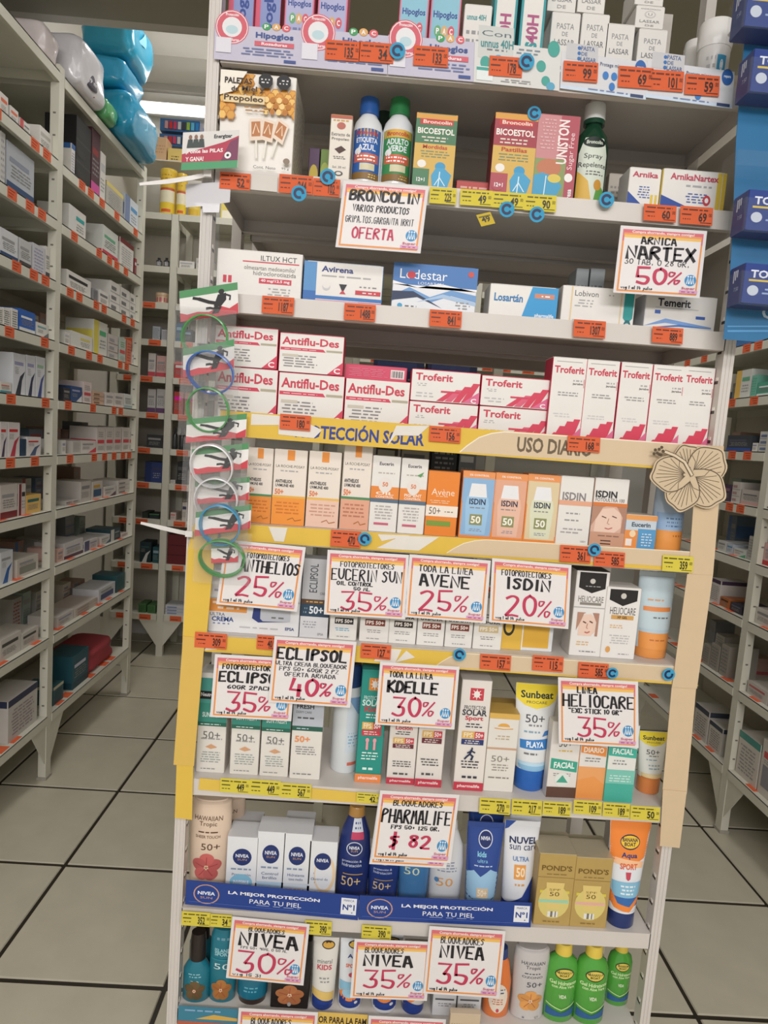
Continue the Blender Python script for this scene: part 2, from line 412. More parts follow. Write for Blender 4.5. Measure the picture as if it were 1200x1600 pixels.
# ---- far shelving across the back
bu = empty('far_shelving', (-.91, 2.87, 0), 'white steel shelving across the far end of the aisles under the wall lamp', 'shelving')
o0 = Vector(bu.location)
def lo(g): g.v = [tuple(Vector(v)-o0) for v in g.v]; return g
BXS = [-1.81+.9*i+.885-.885 for i in range(5)]; BXS = [-1.24, -.914, -.03, .86, 1.75]
for x in BXS:
    for y in (2.87, 3.17):
        p = lo(G().box(x-.02, y, 0, x+.02, y+.03, 2.615, WH)).build('post', STEEL, bu)
        if y < 3:
            for s_ in (-1, 1): lo(gusset(x+.02*s_, y+.004, LEV[0], s_, 'x')).build('gusset', STEEL, p)
for a, b in zip(BXS, BXS[1:]):
    lo(G().box(a+.02, 3.2, .2, b-.02, 3.204, 2.615, 'c4beb2')).build('back_panel', STEEL, bu)
    for k, z in enumerate(LEV):
        sh = lo(tray(a+.02, 2.868, b-.02, 3.196, z+LIP, 0, LIP)).build('shelf', STEEL, bu)
        if k < 9:
            rn = random.Random(k*5+int(a*10)); x = a+.06
            while x < b-.1:
                lo(G().box(x, 2.8668, z+.002, x+.07, 2.8679, z+.034, 'e0663c').box(x+.006, 2.8665, z+.01, x+.05, 2.8669, z+.014, '8c3418')).build('price_tag', PAPER, sh)
                x += .08+rn.choice((.02, .06, .15))
# ---- island shelving behind the end unit
iu = empty('island_shelving', (.2, 1.2, 0), 'white steel island shelving seen through and behind the front unit', 'shelving'); o0 = Vector(iu.location)
IL = [.30, .62, .95, 1.25, 1.52, 1.80, 2.1]
for x in (.2, .72):
    for y in (1.2, 2.1): lo(G().box(x-.016, y, 0, x+.016, y+.03, 2.2, WH)).build('post', STEEL, iu)
for z in IL: lo(tray(.216, 1.205, .704, 2.12, z+.03, 0)).build('shelf', STEEL, iu)
# ================================================================ front unit
WH = 'd2ccc5'
gu = empty('gondola_shelving', (0, 0, 0), 'white steel end shelving unit in the centre, stacked with medicines and sunscreens', 'shelving')
for x0, x1 in ((0, .019), (.881, .9)):
    for y0 in (.001, .23):
        if y0 > .1: p = G().box(x0, .232, 0, x1, .262, 2.4, WH).build('post', STEEL, gu); continue
        g = G(); t = .002
        fx = [(x0, y0)]
        # ribbed front flange
        for i in range(6):
            a = x0+(x1-x0)*i/6; b = x0+(x1-x0)*(i+1)/6; dy = .0012 if i % 2 else 0
            g.box(a, y0+dy, 0, b, y0+.004+dy, 2.4, WH)
        g.box(x0, y0+.004, 0, x0+t, y0+.026, 2.4, WH); g.box(x1-t, y0+.004, 0, x1, y0+.026, 2.4, WH); g.box(x0+t, y0+.024, 0, x1-t, y0+.026, 2.4, WH)
        p = g.build('post', STEEL, gu)
        g = G(); z = .1; xs = (x1, x1+.0004) if x0 == 0 else (x0-.0004, x0)
        while z < 2.3:
            g.box(xs[0], y0+.009, z, xs[1], y0+.021, z+.005, '38332c'); g.box(xs[0]-.0005, y0+.009, z+.0055, xs[1]+.0005, y0+.016, z+.011, 'eeeae0'); z += .0502
        g.build('slot_row', STEEL, p)['kind'] = 'stuff'
for i, t in enumerate(TZ):
    tray(.0195, 0, .8805, .245, t, 0).build('shelf', STEEL, gu)
    if i < 3: tray(.031, .263, .869, .47, t-.004, 0).build('shelf', STEEL, gu)
for x0, x1 in ((0, .03), (.87, .9)): G().box(x0, .445, 0, x1, .475, 2.4, WH).build('post', STEEL, gu)
tray(.0195, 0, .8805, .245, .12, 0).build('shelf', STEEL, gu)
for i in (0, 1): # perforated side cheek, upper right, behind the front post
    G().box(.8995, .046, TZ[i+1]+.0, .901, .23, TZ[i]-.03, 'b9b4a8').build('side_panel', STEEL, gu)
# ---------------------------------------------------------------- stock on the far and side shelves
ORD = ['first', 'second', 'third', 'fourth', 'fifth', 'sixth', 'seventh', 'eighth', 'ninth', 'tenth', 'eleventh', 'twelfth']
_cnt = {}
def art_for(st, a, b):
    base = {'band': [R(0, .0, 1, .2, a), R(.1, .62, .8, .72, b), L(.1, .3, .9, .58, 4, '8a8a88')],
     'text': [R(.08, .62, .85, .78, a), L(.08, .2, .8, .5, 4, '8d8d8a')],
     'swoosh': [P([(.2, 0), (.55, .45), (.95, .6), (.7, .35), (.6, 0)], a), R(.1, .72, .8, .8, b), L(.1, .5, .5, .68, 4, '9a9a98')],
     'corner': [P([(.45, 0), (1, 0), (1, .45)], a), R(.08, .66, .8, .78, b), L(.08, .3, .6, .55, 3, '999')],
     'redmid': [R(.1, .36, .9, .5, a), L(.15, .6, .85, .85, 3, b), L(.1, .08, .9, .26, 3, '999')],
     'half': [R(.0, .0, .35, 1, a), R(.42, .6, .9, .74, b), L(.42, .2, .9, .5, 3, '999')],
     'top': [R(0, .84, 1, 1, a), L(.1, .1, .9, .75, 8, b)],
     'window': [R(.12, .15, .88, .55, a), R(.12, .68, .75, .8, b), L(.12, .58, .9, .66, 2, '999')],
     'dash': [L(.08, .1, .92, .9, 7, a)],
     'stack': [R(0, .3, 1, .33, a), R(0, .63, 1, .66, a), R(.1, .72, .6, .84, b), R(.1, .4, .6, .52, b), R(.1, .08, .6, .2, b)]}
    return base[st]
def shade(c, k): c = hx(c); return tuple(v*k for v in c)
def stock(unit, lev, p0, p1, pyt, col, st, a, b, desc, cat='box', name='carton', back=.015, dep=.12, rz0=0, row=''):
    z = (LEV if unit != 'I' else IL)[lev]+(LIP if unit != 'I' else .03)+.0006
    if unit in 'LR':
        xp = LX-back-.005 if unit == 'L' else RX+back+.005
        y0, y1 = [solve(lambda Y: pr((xp, Y, z+.03))[0]-p, -.45, 3.1) for p in (p0, p1)]
        y0, y1 = sorted((y0, y1)); ys_ = LYS if unit == 'L' else RYS; ym = (y0+y1)/2
        for ba, bb in zip(ys_, ys_[1:]):
            if ba <= ym < bb or (bb == ys_[-1] and ym >= bb): y1 = min(y1, bb-.022); y0 = min(max(y0, ba+.022), y1-.02)
        w_ = max(.02, y1-y0-.002); c = (xp, (y0+y1)/2); rz = math.radians(90 if unit == 'L' else -90)
    else:
        yp = (2.87 if unit == 'B' else 1.2)+back+.005
        x0, x1 = [solve(lambda X: pr((X, yp, z+.03))[0]-p, -3, 3) for p in (p0, p1)]
        
        if unit == 'B':
            if x0+x1 < -1.828: x1 = min(x1, -.937)
            else: x0 = max(x0, -.891)
        w_ = x1-x0-.002; c = ((x0+x1)/2, yp); rz = 0
    h = max(.015, solve(lambda Z: pr((c[0], c[1], Z))[1]-pyt, z-.05, z+.8)-z)
    if unit in 'LR': h = min(h, (LEV[lev+1]-z-.004) if lev < 10 else h)
    g = G()
    if cat in ('jar', 'bottle'):
        rr = w_/2
        g.loft([ring(rr*k, rr*k, q*h, 16) for q, k in ((0, .95), (.03, 1), (.62, 1), (.72, .8 if cat == 'bottle' else 1), (.74, .45 if cat == 'bottle' else 1.04), (1, .45 if cat == 'bottle' else 1.04))], col)
        for k, pl, cc in layout([R(.1, .15, .9, .55, a), L(.2, .25, .8, .5, 3, b)], w_, h): pass
        g2 = [[(rr*1.01*math.sin(q), -rr*1.01*math.cos(q), zz*h) for q in (-1, -.5, 0, .5, 1)] for zz in (.15, .55)]
        for i in range(4): g.poly([g2[0][i], g2[0][i+1], g2[1][i+1], g2[1][i]], a)
        off = rr
    else:
        cuboid(w_, h, dep, (col, shade(col, .97), col), g, .0006); off = 0
        for k, pl, cc in layout(art_for(st, a, b), w_, h, int(p0)): g.poly([(q[0]-w_/2, -.0003-k*EPS*2, q[1]) for q in pl], cc)
        # the end that faces the viewer carries the same band of colour
        sx = -w_/2 if unit == 'L' else w_/2
        if st in ('band', 'top', 'redmid', 'half') and unit in 'LR':
            v0, v1 = {'band': (0, .2), 'top': (.84, 1), 'redmid': (.36, .5), 'half': (.3, .7)}[st]; s_ = -1 if sx < 0 else 1
            q = [(sx+s_*.0004, .004, v0*h), (sx+s_*.0004, dep-.004, v0*h), (sx+s_*.0004, dep-.004, v1*h), (sx+s_*.0004, .004, v1*h)]; g.poly(q if s_ > 0 else q[::-1], a)
    if unit == 'L': loc = (c[0]-off, c[1], z)
    elif unit == 'R': loc = (c[0]+off, c[1], z)
    else: loc = (c[0], c[1]+off, z)
    o = g.build(name, PLAS if off else CARD, loc=loc, rz=rz+math.radians(rz0), smooth=bool(off))
    where = {'L': 'left shelving', 'R': 'right shelving', 'B': 'far shelving', 'I': 'island shelving'}[unit]
    bay = ''
    if unit == 'L': bay = ' near bay' if loc[1] < 1.395 else ' far bay'
    if unit == 'R': bay = ' near bay' if loc[1] < 1.309 else ' far bay'
    key = (unit, lev, bay, row); _cnt[key] = _cnt.get(key, 0)+1
    tag(o, f'{desc}{row}, {ORD[_cnt[key]-1]} on {ORD[lev]} shelf up, {where}{bay}', cat, f'stock on the {where}')
    return o
W1, W2, GR = 'dcd9d2', 'c9c8c4', 'a9adb0'
LS = [ # left unit: level, px0, px1, top, colour, style, accents, description
(9, 0, 13, 148, W1, 'text', 'e0663c', '888', 'small white carton'), (9, 16, 29, 170, W1, 'text', 'e0663c', '888', 'small white carton'), (9, 31, 47, 190, W1, 'half', 'c55', '888', 'small white carton with red end'), (9, 62, 100, 204, W1, 'text', 'b8b4aa', '999', 'pale grey broad carton'),
(9, 111, 117, 226, W1, 'top', '2f5f9a', '88a', 'white carton with blue top'), (9, 118, 141, 192, '1b1a1c', 'stack', '333', '222', 'tall black striped carton'), (9, 142, 155, 205, '4a2630', 'band', 'd0489a', '822', 'dark carton with pink foot'), (9, 156, 164, 240, W1, 'text', 'bbb', '999', 'slim white carton'), (9, 166, 192, 294, 'b9b6ac', 'top', 'e3d27a', '999', 'grey carton with yellow top'), (9, 195, 219, 312, 'd5dde4', 'half', '7a8bb0', '59c', 'pale blue and white carton'),
(8, 0, 8, 207, W2, 'dash', '999', '888', 'pale grey carton at picture edge'), (8, 10, 53, 236, 'b4b9bf', 'band', '27466e', '8a92a0', 'large grey carton with navy foot'), (8, 107, 134, 328, W1, 'half', 'd8d8d4', '27a5a5', 'white carton with teal end'), (8, 160, 184, 360, 'd3d6cf', 'band', 'c33b4c', '6a8', 'tall white carton with red foot'), (8, 187, 208, 378, W1, 'top', '7a2a2c', 'aaa', 'white carton with maroon top'), (8, 210, 224, 404, '8a3038', 'text', 'ddd', 'a66', 'low maroon carton'),
(7, 0, 28, 362, 'd2d4d6', 'band', '27466e', '999', 'white carton with navy foot'), (7, 30, 49, 376, 'c2c3c2', 'band', '444', '999', 'grey carton with dark foot'), (7, 51, 70, 384, 'c6c6ca', 'dash', '9a9ab4', '999', 'white carton with fine print'), (7, 71, 91, 386, W1, 'band', '3b3a45', '999', 'white carton with black foot'),
(7, 104, 142, 431, W1, 'text', '2a2a2a', '999', 'long white carton with black lettering'), (7, 145, 153, 452, '8c8c90', 'dash', '555', '999', 'small grey carton'), (7, 155, 170, 456, W1, 'text', '777', 'dc5', 'white carton with grey lettering'), (7, 172, 187, 442, W1, 'stack', 'aaa', '777', 'stacked white carton pile'), (7, 188, 202, 452, W1, 'stack', 'aaa', '777', 'stacked white carton pile'), (7, 203, 213, 460, W1, 'stack', 'aaa', '777', 'stacked white carton pile'),
(6, 0, 4, 481, W1, 'dash', '444', '999', 'thin white carton'), (6, 5, 16, 482, W1, 'dash', '555', '999', 'thin upright white carton'), (6, 18, 28, 483, W1, 'dash', '555', '999', 'thin upright white carton'), (6, 30, 55, 486, '2d62b4', 'band', 'd9d9d6', 'e6e6e6', 'blue carton with white foot'), (6, 57, 79, 506, W1, 'corner', '6a7076', '7aa', 'low white carton'),
(6, 101, 109, 519, W1, 'text', 'bbb', '999', 'white carton'), (6, 111, 144, 522, W1, 'half', 'd9d8cf', 'd9cf6a', 'white carton with yellow mark'), (6, 146, 167, 503, 'd3d2ca', 'half', 'd7c95a', '5a7', 'tall pale carton with yellow stripe'), (6, 169, 184, 524, 'c5bfb9', 'stack', '8c7a76', '999', 'striped pale carton'), (6, 186, 196, 528, 'b9c4b9', 'redmid', 'c55', '595', 'green and red carton'), (6, 198, 205, 532, 'd27a5c', 'dash', 'a33', '999', 'orange slim carton'), (6, 207, 222, 550, W1, 'text', '999', '777', 'low white carton'),
(5, 0, 18, 597, 'd9d4c8', 'band', '3a8b96', 'c66', 'white carton with teal foot'), (5, 20, 40, 553, 'd4d6da', 'swoosh', '343a44', '99b', 'tall white carton with dark swoosh'), (5, 41, 55, 556, 'd4d6da', 'swoosh', '343a55', '99b', 'tall white carton with navy swoosh'), (5, 56, 70, 558, 'd4d6da', 'swoosh', '3a4a8a', '9b9', 'tall white carton with blue swoosh'), (5, 71, 88, 591, 'cdd3cd', 'swoosh', '44505a', '9b8', 'shorter white carton with swoosh'),
(5, 99, 110, 606, '34343c', 'text', '888', '555', 'dark carton'), (5, 111, 128, 604, '32507e', 'corner', 'd8d8d8', '99b', 'navy and white carton'), (5, 130, 143, 597, 'd8c9c4', 'redmid', 'c44a55', '999', 'white and red carton'), (5, 145, 162, 612, 'c9a890', 'stack', '8a6a55', '8a6a55', 'tan booklet pile'), (5, 165, 178, 614, 'd3cbc4', 'text', '999', '999', 'white carton'), (5, 179, 193, 615, 'd3cbc4', 'text', '999', '999', 'white carton'), (5, 194, 208, 616, 'cfd2cd', 'band', '9aa', '999', 'pale carton'),
(4, 0, 11, 660, 'd9d4d2', 'swoosh', '4a3a55', 'c33', 'white carton with red lettering'), (4, 12, 31, 660, 'd9d4d2', 'swoosh', 'b8384c', 'c33', 'white carton with red swoosh'), (4, 33, 41, 686, '27415a', 'dash', '345', '456', 'narrow navy carton'), (4, 42, 64, 683, 'd9d4d2', 'swoosh', '4b5a7a', 'c33', 'white carton with navy swoosh'),
(4, 97, 103, 688, W1, 'text', '99b', '999', 'small white carton'), (4, 113, 126, 689, 'c7c1ba', 'dash', 'aaa', '999', 'plain pale carton'), (4, 127, 150, 689, 'd6d0ca', 'corner', 'd2434f', '999', 'white carton with red corner'), (4, 151, 164, 668, 'cfc8c0', 'redmid', 'd2434f', '999', 'white carton with red band'), (4, 165, 177, 668, 'cfc8c0', 'redmid', 'd2434f', '999', 'white carton with red band'), (4, 178, 189, 668, 'cfc8c0', 'redmid', 'd2434f', '999', 'white carton with red band'), (4, 191, 202, 668, 'd3ccc4', 'redmid', 'd2434f', '999', 'white carton with red band'), (4, 203, 214, 669, 'd3ccc4', 'redmid', 'd2434f', '999', 'white carton with red band'),
(3, 0, 27, 757, 'cdc5bd', 'band', '7d2c30', '999', 'white carton with maroon foot'), (3, 29, 40, 756, 'd2ccc4', 'half', '7d2c30', '333', 'white carton with maroon edge'), (3, 41, 64, 773, 'e0b766', 'text', '2d6a68', 'c93', 'yellow carton with teal lettering'),
(3, 103, 112, 783, 'bdb9b2', 'text', '666', '999', 'small pale carton'), (3, 114, 124, 783, 'bdb9b2', 'text', '666', '999', 'small pale carton'), (3, 126, 142, 752, 'c4beb6', 'text', '888', '999', 'pale carton'), (3, 144, 160, 752, 'cdc7bd', 'window', '3a5a7a', 'c90', 'pale carton with blue print'), (3, 163, 181, 760, 'd2cdc6', 'corner', '6a4a55', '999', 'white carton'), (3, 184, 203, 750, 'd0cac2', 'stack', 'aaa', '888', 'white carton pile'),
(2, 0, 20, 861, 'd3d6d9', 'swoosh', '2f62a2', '999', 'white carton with blue swirl'), (2, 26, 60, 870, 'c9c2b6', 'window', '8a8a80', '999', 'long low beige carton'),
(2, 90, 99, 858, 'd8b0a4', 'text', '999', '999', 'pinkish carton'), (2, 100, 130, 845, 'd0ccc9', 'band', '5a3a4a', '99a', 'white carton with plum foot'), (2, 132, 153, 843, 'd0ccc9', 'half', '5a5a7a', '99a', 'white carton with violet end'), (2, 158, 172, 838, 'cfccc6', 'corner', '5a6a7a', '999', 'white carton'), (2, 173, 188, 826, '2c4a52', 'half', 'd0ccc6', '999', 'dark teal and white carton'), (2, 190, 204, 833, 'd0c4bc', 'text', 'c77', '999', 'pale carton'),
(1, 0, 33, 993, 'cbc5bb', 'text', '4a4a44', '999', 'white carton with black lettering'), (1, 34, 60, 984, 'cbc5bb', 'text', '4a4a44', '999', 'white carton with black lettering'),
(1, 90, 115, 958, 'cdc7c0', 'text', '99a', '999', 'low white carton'), (1, 117, 152, 942, 'c9bdb2', 'stack', 'a8988e', 'a8988e', 'pinkish flat carton pile'), (1, 154, 180, 915, 'd0d0d2', 'window', '4a5a80', '999', 'white carton with navy mark'), (1, 182, 195, 897, '2f5a60', 'dash', '255', '367', 'dark teal carton'),
(0, 12, 58, 1080, 'c8c3bc', 'top', '2d3350', '9a8a90', 'white carton with navy top'), (0, 83, 99, 1069, '356066', 'top', 'c9c2a4', '245', 'small teal carton'), (0, 113, 138, 1018, '2b5a66', 'band', '1d4450', 'ccd', 'teal upright carton')]
for r in LS: stock('L', r[0], *r[1:4], *r[4:])
RS = [(7, 1150, 1199, 470, '3f6ea5', 'text', 'ddd', '99b', 'blue carton'), (6, 1148, 1172, 578, 'd6d6d0', 'half', 'e2b75a', '6a8', 'white carton with yellow end'), (6, 1173, 1182, 586, '79b7a4', 'dash', '4a8', '6a8', 'green slim carton'), (6, 1183, 1215, 596, '4fa088', 'band', 'd5ddd6', 'eee', 'green and white carton'),
(5, 1136, 1174, 680, '3a4048', 'band', '2f4f96', '556', 'dark display carton with blue foot'), (5, 1176, 1184, 692, W1, 'text', '99b', '999', 'small white carton'), (5, 1186, 1215, 674, 'd0cfca', 'stack', '999', '6a7a9a', 'white carton pile'),
(4, 1128, 1142, 757, '4b3a4e', 'text', '867', '645', 'dark plum carton'), (4, 1143, 1156, 753, 'c9c3bb', 'stack', '999', 'a88', 'white carton pile'), (4, 1158, 1189, 766, 'bdb5ad', 'band', 'c9a09a', '777', 'pale carton with pink foot'), (4, 1191, 1215, 750, '2c2a2e', 'text', '555', '444', 'dark carton'),
(3, 1122, 1135, 845, 'c5c4bf', 'text', '888', '999', 'white carton'), (3, 1136, 1146, 850, 'b8c0cc', 'text', '58a', '999', 'pale blue carton'), (3, 1147, 1166, 858, 'cdd2cb', 'corner', '4f9a78', '999', 'white carton with green corner'), (3, 1168, 1177, 838, 'b5b2ac', 'dash', '888', '999', 'grey slim carton'), (3, 1190, 1215, 850, 'd0a8a4', 'band', 'b33', '999', 'pink carton'),
(2, 1108, 1124, 905, 'cfcac4', 'top', '4a3a50', '999', 'white carton with plum top'), (2, 1126, 1140, 934, 'b06a3c', 'text', '432', '532', 'orange carton'), (2, 1142, 1160, 944, '3a3a48', 'text', '667', '445', 'dark carton'), (2, 1180, 1215, 955, 'c9c3ba', 'text', '888', '999', 'white carton'),
(1, 1098, 1108, 1007, '9a948a', 'dash', '777', '888', 'grey folder box'), (1, 1109, 1122, 1007, '9a948a', 'dash', '777', '888', 'grey folder box'), (1, 1124, 1136, 1008, '9a948a', 'dash', '777', '888', 'grey folder box'), (1, 1168, 1200, 1072, 'c3bdb4', 'text', 'b66', '999', 'white carton with red mark'), (1, 1202, 1225, 1090, '3d5c52', 'half', 'd5d0c4', '999', 'dark green carton'),
(0, 1083, 1104, 1105, 'c9c4bc', 'top', '3b4250', '888', 'white carton with dark top'), (0, 1106, 1126, 1132, 'cdc8c0', 'top', '3b4250', '888', 'white carton with dark top'), (0, 1150, 1182, 1152, 'd0c9be', 'top', '4b8f86', '999', 'white carton with teal top'), (0, 1184, 1215, 1165, 'cfc8be', 'window', '8a8a90', 'c55', 'white carton with barcode')]
for r in RS: stock('R', r[0], *r[1:4], *r[4:])
BS = [(9, 242, 252, 402, '22262a', 'dash', 'ccc', '999', 'dark bottle', 'bottle'), (9, 254, 264, 402, '22262a', 'dash', 'ccc', '999', 'dark bottle', 'bottle'), (9, 280, 304, 408, W1, 'text', 'aaa', '999', 'white carton'), (9, 306, 330, 404, 'c9c5bc', 'text', 'aaa', '999', 'pale carton'),
(8, 240, 262, 457, 'd9bd9a', 'band', 'c55a70', '999', 'tan jar', 'jar'), (7, 238, 250, 510, 'a9b0b4', 'dash', '889', '999', 'grey carton'), (7, 252, 262, 515, 'b9b9bb', 'dash', '889', '999', 'grey carton'), (7, 273, 285, 505, '2f5f80', 'text', '8ab', '999', 'blue carton'), (7, 286, 300, 515, '555a60', 'text', '8ab', '999', 'dark carton'),
(6, 231, 243, 552, 'd6cfca', 'band', 'c8505c', '999', 'white carton with red foot'), (6, 244, 261, 556, 'd0a8a2', 'band', 'c8505c', '999', 'pink carton'), (6, 270, 290, 565, 'c44a4a', 'text', 'ddd', '999', 'red carton'),
(5, 230, 243, 608, 'c9c6c4', 'band', '6a4a70', '999', 'white carton with violet foot'), (5, 244, 258, 608, 'c9c6c4', 'band', '6a4a70', '999', 'white carton with violet foot'), (5, 271, 286, 612, 'b5483c', 'text', 'e0a', '999', 'red carton'), (5, 288, 305, 614, 'c0795a', 'text', 'e0a', '999', 'orange carton'),
(4, 229, 255, 680, '3c3e40', 'text', '999', '999', 'dark carton'), (4, 266, 276, 668, '2a2a2c', 'dash', '444', '999', 'black bottle', 'bottle'), (4, 278, 288, 668, '2a2a2c', 'dash', '444', '999', 'black bottle', 'bottle'), (3, 226, 254, 722, '35457c', 'half', '2b3a6c', '446', 'large blue carton'), (3, 264, 274, 750, 'cfc8c0', 'text', '99a', '999', 'small white carton'), (3, 276, 294, 722, '29282a', 'text', '555', '444', 'dark carton'),
(2, 222, 232, 800, '2c302e', 'dash', '454', '444', 'dark carton'), (2, 233, 249, 803, '26323a', 'top', '5a9a4c', '344', 'dark carton with green top'), (2, 266, 275, 801, 'd0bdb4', 'text', 'c66', '999', 'pale carton'), (2, 284, 292, 785, 'cfc6bc', 'text', '446', '999', 'pale carton'),
(1, 218, 236, 847, '24373a', 'swoosh', 'd5d5d0', '355', 'dark teal pack'), (1, 238, 250, 855, '2d5a60', 'text', '9ab', '355', 'teal pack'), (1, 260, 292, 836, '6a2428', 'stack', '4a181c', '6a2428', 'dark red stack of packs'),
(0, 216, 228, 944, '4f7a4a', 'dash', '3a5a38', '6a8', 'green pack'), (0, 230, 243, 946, '53804e', 'dash', '3a5a38', '6a8', 'green pack'), (0, 258, 288, 946, 'c5c6c8', 'stack', '7a8ab0', '7a8ab0', 'white and blue flat pack')]
for r in BS: stock('B', r[0], *r[1:4], *r[4:])
# back rows, half hidden behind the front cartons
rb = random.Random(11); TONE = [('c9c6be', 'white'), ('b9b6ad', 'grey'), ('8f9296', 'slate'), ('d2c8b8', 'cream'), ('6f7f92', 'blue grey'), ('b08f80', 'tan'), ('9fb0a4', 'pale green')]
for u, spans in (('L', ((2, 92), (106, 226))), ('R', ((1130, 1172), (1182, 1215)))):
    for lv in range(1, 10):
        for s0, s1 in spans:
            if u == 'R' and s0 > 1180 and lv > 6: continue
            d = {1: -10, 2: -6, 3: -3}.get(lv, 0) if u == 'L' else {0: -26, 1: -26, 2: -14, 3: -6}.get(lv, 0)
            p = s0+d+rb.uniform(0, 12)
            while p < s1+d-14:
                w_ = rb.uniform(9, 22) if u == 'L' else rb.uniform(8, 16)
                if rb.random() < .72:
                    tone, nm = rb.choice(TONE); xq = LX-.17 if u == 'L' else RX+.17; zz = LEV[lv]+LIP
                    Yq = solve(lambda Y: pr((xq, Y, zz+.03))[0]-(p+w_/2), -.45, 3.1); ph = pr((xq, Yq, zz+rb.uniform(.06, .135)))[1]
                    ya, yb_ = [solve(lambda Y: pr((xq, Y, zz+.03))[0]-q, -.45, 3.1) for q in (p, p+w_)]
                    if max(ya, yb_) < (LYS if u == 'L' else RYS)[-1]-.03 and not any(min(ya, yb_)-.01 < y < max(ya, yb_)+.01 or min(ya, yb_) < y-.03 < max(ya, yb_) or min(ya, yb_) < y+.03 < max(ya, yb_) for y in LYS+RYS): stock(u, lv, p, p+w_, ph, tone, rb.choice(('text', 'band', 'half', 'dash', 'stack')), rb.choice(('888', 'a55', '57a', '999')), '999', nm+' carton', back=.155, dep=.09, row=' in back row')
                p += w_+rb.uniform(1, 8)
# island stock, colours darkened to stand in for shade behind the front boxes
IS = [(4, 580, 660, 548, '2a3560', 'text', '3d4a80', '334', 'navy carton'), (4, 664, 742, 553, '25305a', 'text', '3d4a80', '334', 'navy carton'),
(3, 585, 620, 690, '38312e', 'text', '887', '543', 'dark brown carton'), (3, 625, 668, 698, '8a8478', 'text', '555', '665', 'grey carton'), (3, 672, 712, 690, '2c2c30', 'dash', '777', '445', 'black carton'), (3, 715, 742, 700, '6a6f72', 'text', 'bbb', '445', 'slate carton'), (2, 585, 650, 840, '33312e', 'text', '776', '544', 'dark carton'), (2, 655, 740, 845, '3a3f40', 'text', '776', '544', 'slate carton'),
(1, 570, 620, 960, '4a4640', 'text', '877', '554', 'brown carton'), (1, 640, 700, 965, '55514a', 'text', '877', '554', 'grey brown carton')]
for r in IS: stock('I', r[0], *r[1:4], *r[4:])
# ---- soft packs on top of the left run
from mathutils import noise as mnoise
def softbag(label, x0, x1, y0, y1, z0, z1, col, art, name='wrapped_pack', tilt=0, rx=0, m=BAG):
    w_, d, h = y1-y0, x1-x0, z1-z0; g = G(); N, M = 40, 20; rings = []; sd = Vector((x0*7, y0*9, z0*5))
    def sp(v, e): return math.copysign(abs(v)**e, v)
    for i in range(M+1):
        f = -math.pi/2+math.pi*i/M; cf = max(.02, abs(math.cos(f))**.26); sf = sp(math.sin(f), .5); rg = []
        for j in range(N):
            a = 2*math.pi*j/N; p = Vector((w_/2*cf*sp(math.cos(a), .3), d/2*cf*sp(math.sin(a), .3), h/2*sf))
            k = 1-.02+.16*mnoise.noise(p*13+sd)+.10*abs(mnoise.noise(p*34+sd))
            rg.append((p.x*min(k, 1.03), p.y*min(k, 1.03), p.z))
        rings.append(rg)
    g.loft(rings, col); o = g.build(name, m, loc=((x0+x1)/2, (y0+y1)/2, (z0+z1)/2), rz=math.radians(90), smooth=True)
    o.rotation_euler[0] = math.radians(rx); o.rotation_euler[1] = math.radians(tilt)
    if art: print_curved('printed_wrap', art, w_, h, o, lambda z: (w_/2*.97, d/2*1.005*max(.6, 1-abs(z/h*2-1)**6*.3))).location = (0, 0, -h/2)
    return tag(o, label, 'pack', 'packs on top of the shelving')
zt_ = LEV[10]+LIP+.003
eye = [E(.42, .3, .24, .15, '45424c'), E(.42, .3, .2, .11, '55525c'), T(.42, .3, .22, .09, '19 m', 'ddd', 1), L(.15, .6, .5, .85, 4, '666'), R(.55, .02, .95, .1, 'b8423c')]
softbag('large white wrapped pack with dark oval mark, on top of left shelving', -1.06, -.84, 1.45, 1.70, zt_, 2.80, 'dcdadd', eye)
softbag('small white and pink wrapped pack beside the large white pack', -1.08, -.885, 1.27, 1.39, zt_, 2.73, 'dcd2d0', [R(.5, .4, .9, .6, 'd98a8a'), L(.2, .5, .5, .8, 3, 'd9b04a')])
softbag('white and red wrapped pack behind the large white pack', -1.27, -1.10, 1.60, 1.84, zt_, 2.98, 'd6d4d8', [R(.3, .3, .9, .45, 'b8423c')])
softbag('topmost bright blue wrapped pack, leaning over the left aisle', -1.04, -.82, 1.87, 2.17, 2.935, 3.15, '2fa8cc', [P([(.3, .5), (.6, .9), (.75, .6)], '8fd4e4'), P([(.2, .2), (.45, .42), (.5, .2)], '5fc0d8')])
softbag('middle bright blue wrapped pack of the leaning stack', -1.05, -.84, 1.84, 2.12, 2.81, 2.932, '2596bf', [P([(.2, .3), (.7, .8), (.75, .5)], '8fd0e0')])
softbag('lowest bright blue wrapped pack with pale label, above shelf edge', -1.07, -.80, 1.84, 2.22, zt_, 2.807, '2496bd', [P([(.1, .3), (.5, .8), (.55, .4)], '7fc8dc'), R(.7, .3, .92, .75, 'd5dde0'), R(.6, .78, .95, .95, '2f6aa0')])
softbag('green wrapped pack between the white pack and the blue stack', -1.06, -.845, 1.71, 1.835, zt_, 2.70, '5aa86a', [R(.2, .3, .5, .5, '9fd0a6')])
softbag('crumpled red cloth bundle on lowest shelf of left shelving, far bay', -1.1, -.90, 1.80, 2.12, LEV[0]+LIP+.002, LEV[0]+LIP+.11, 'a8434a', None, name='cloth_bundle', m=PAPER)['category'] = 'cloth'
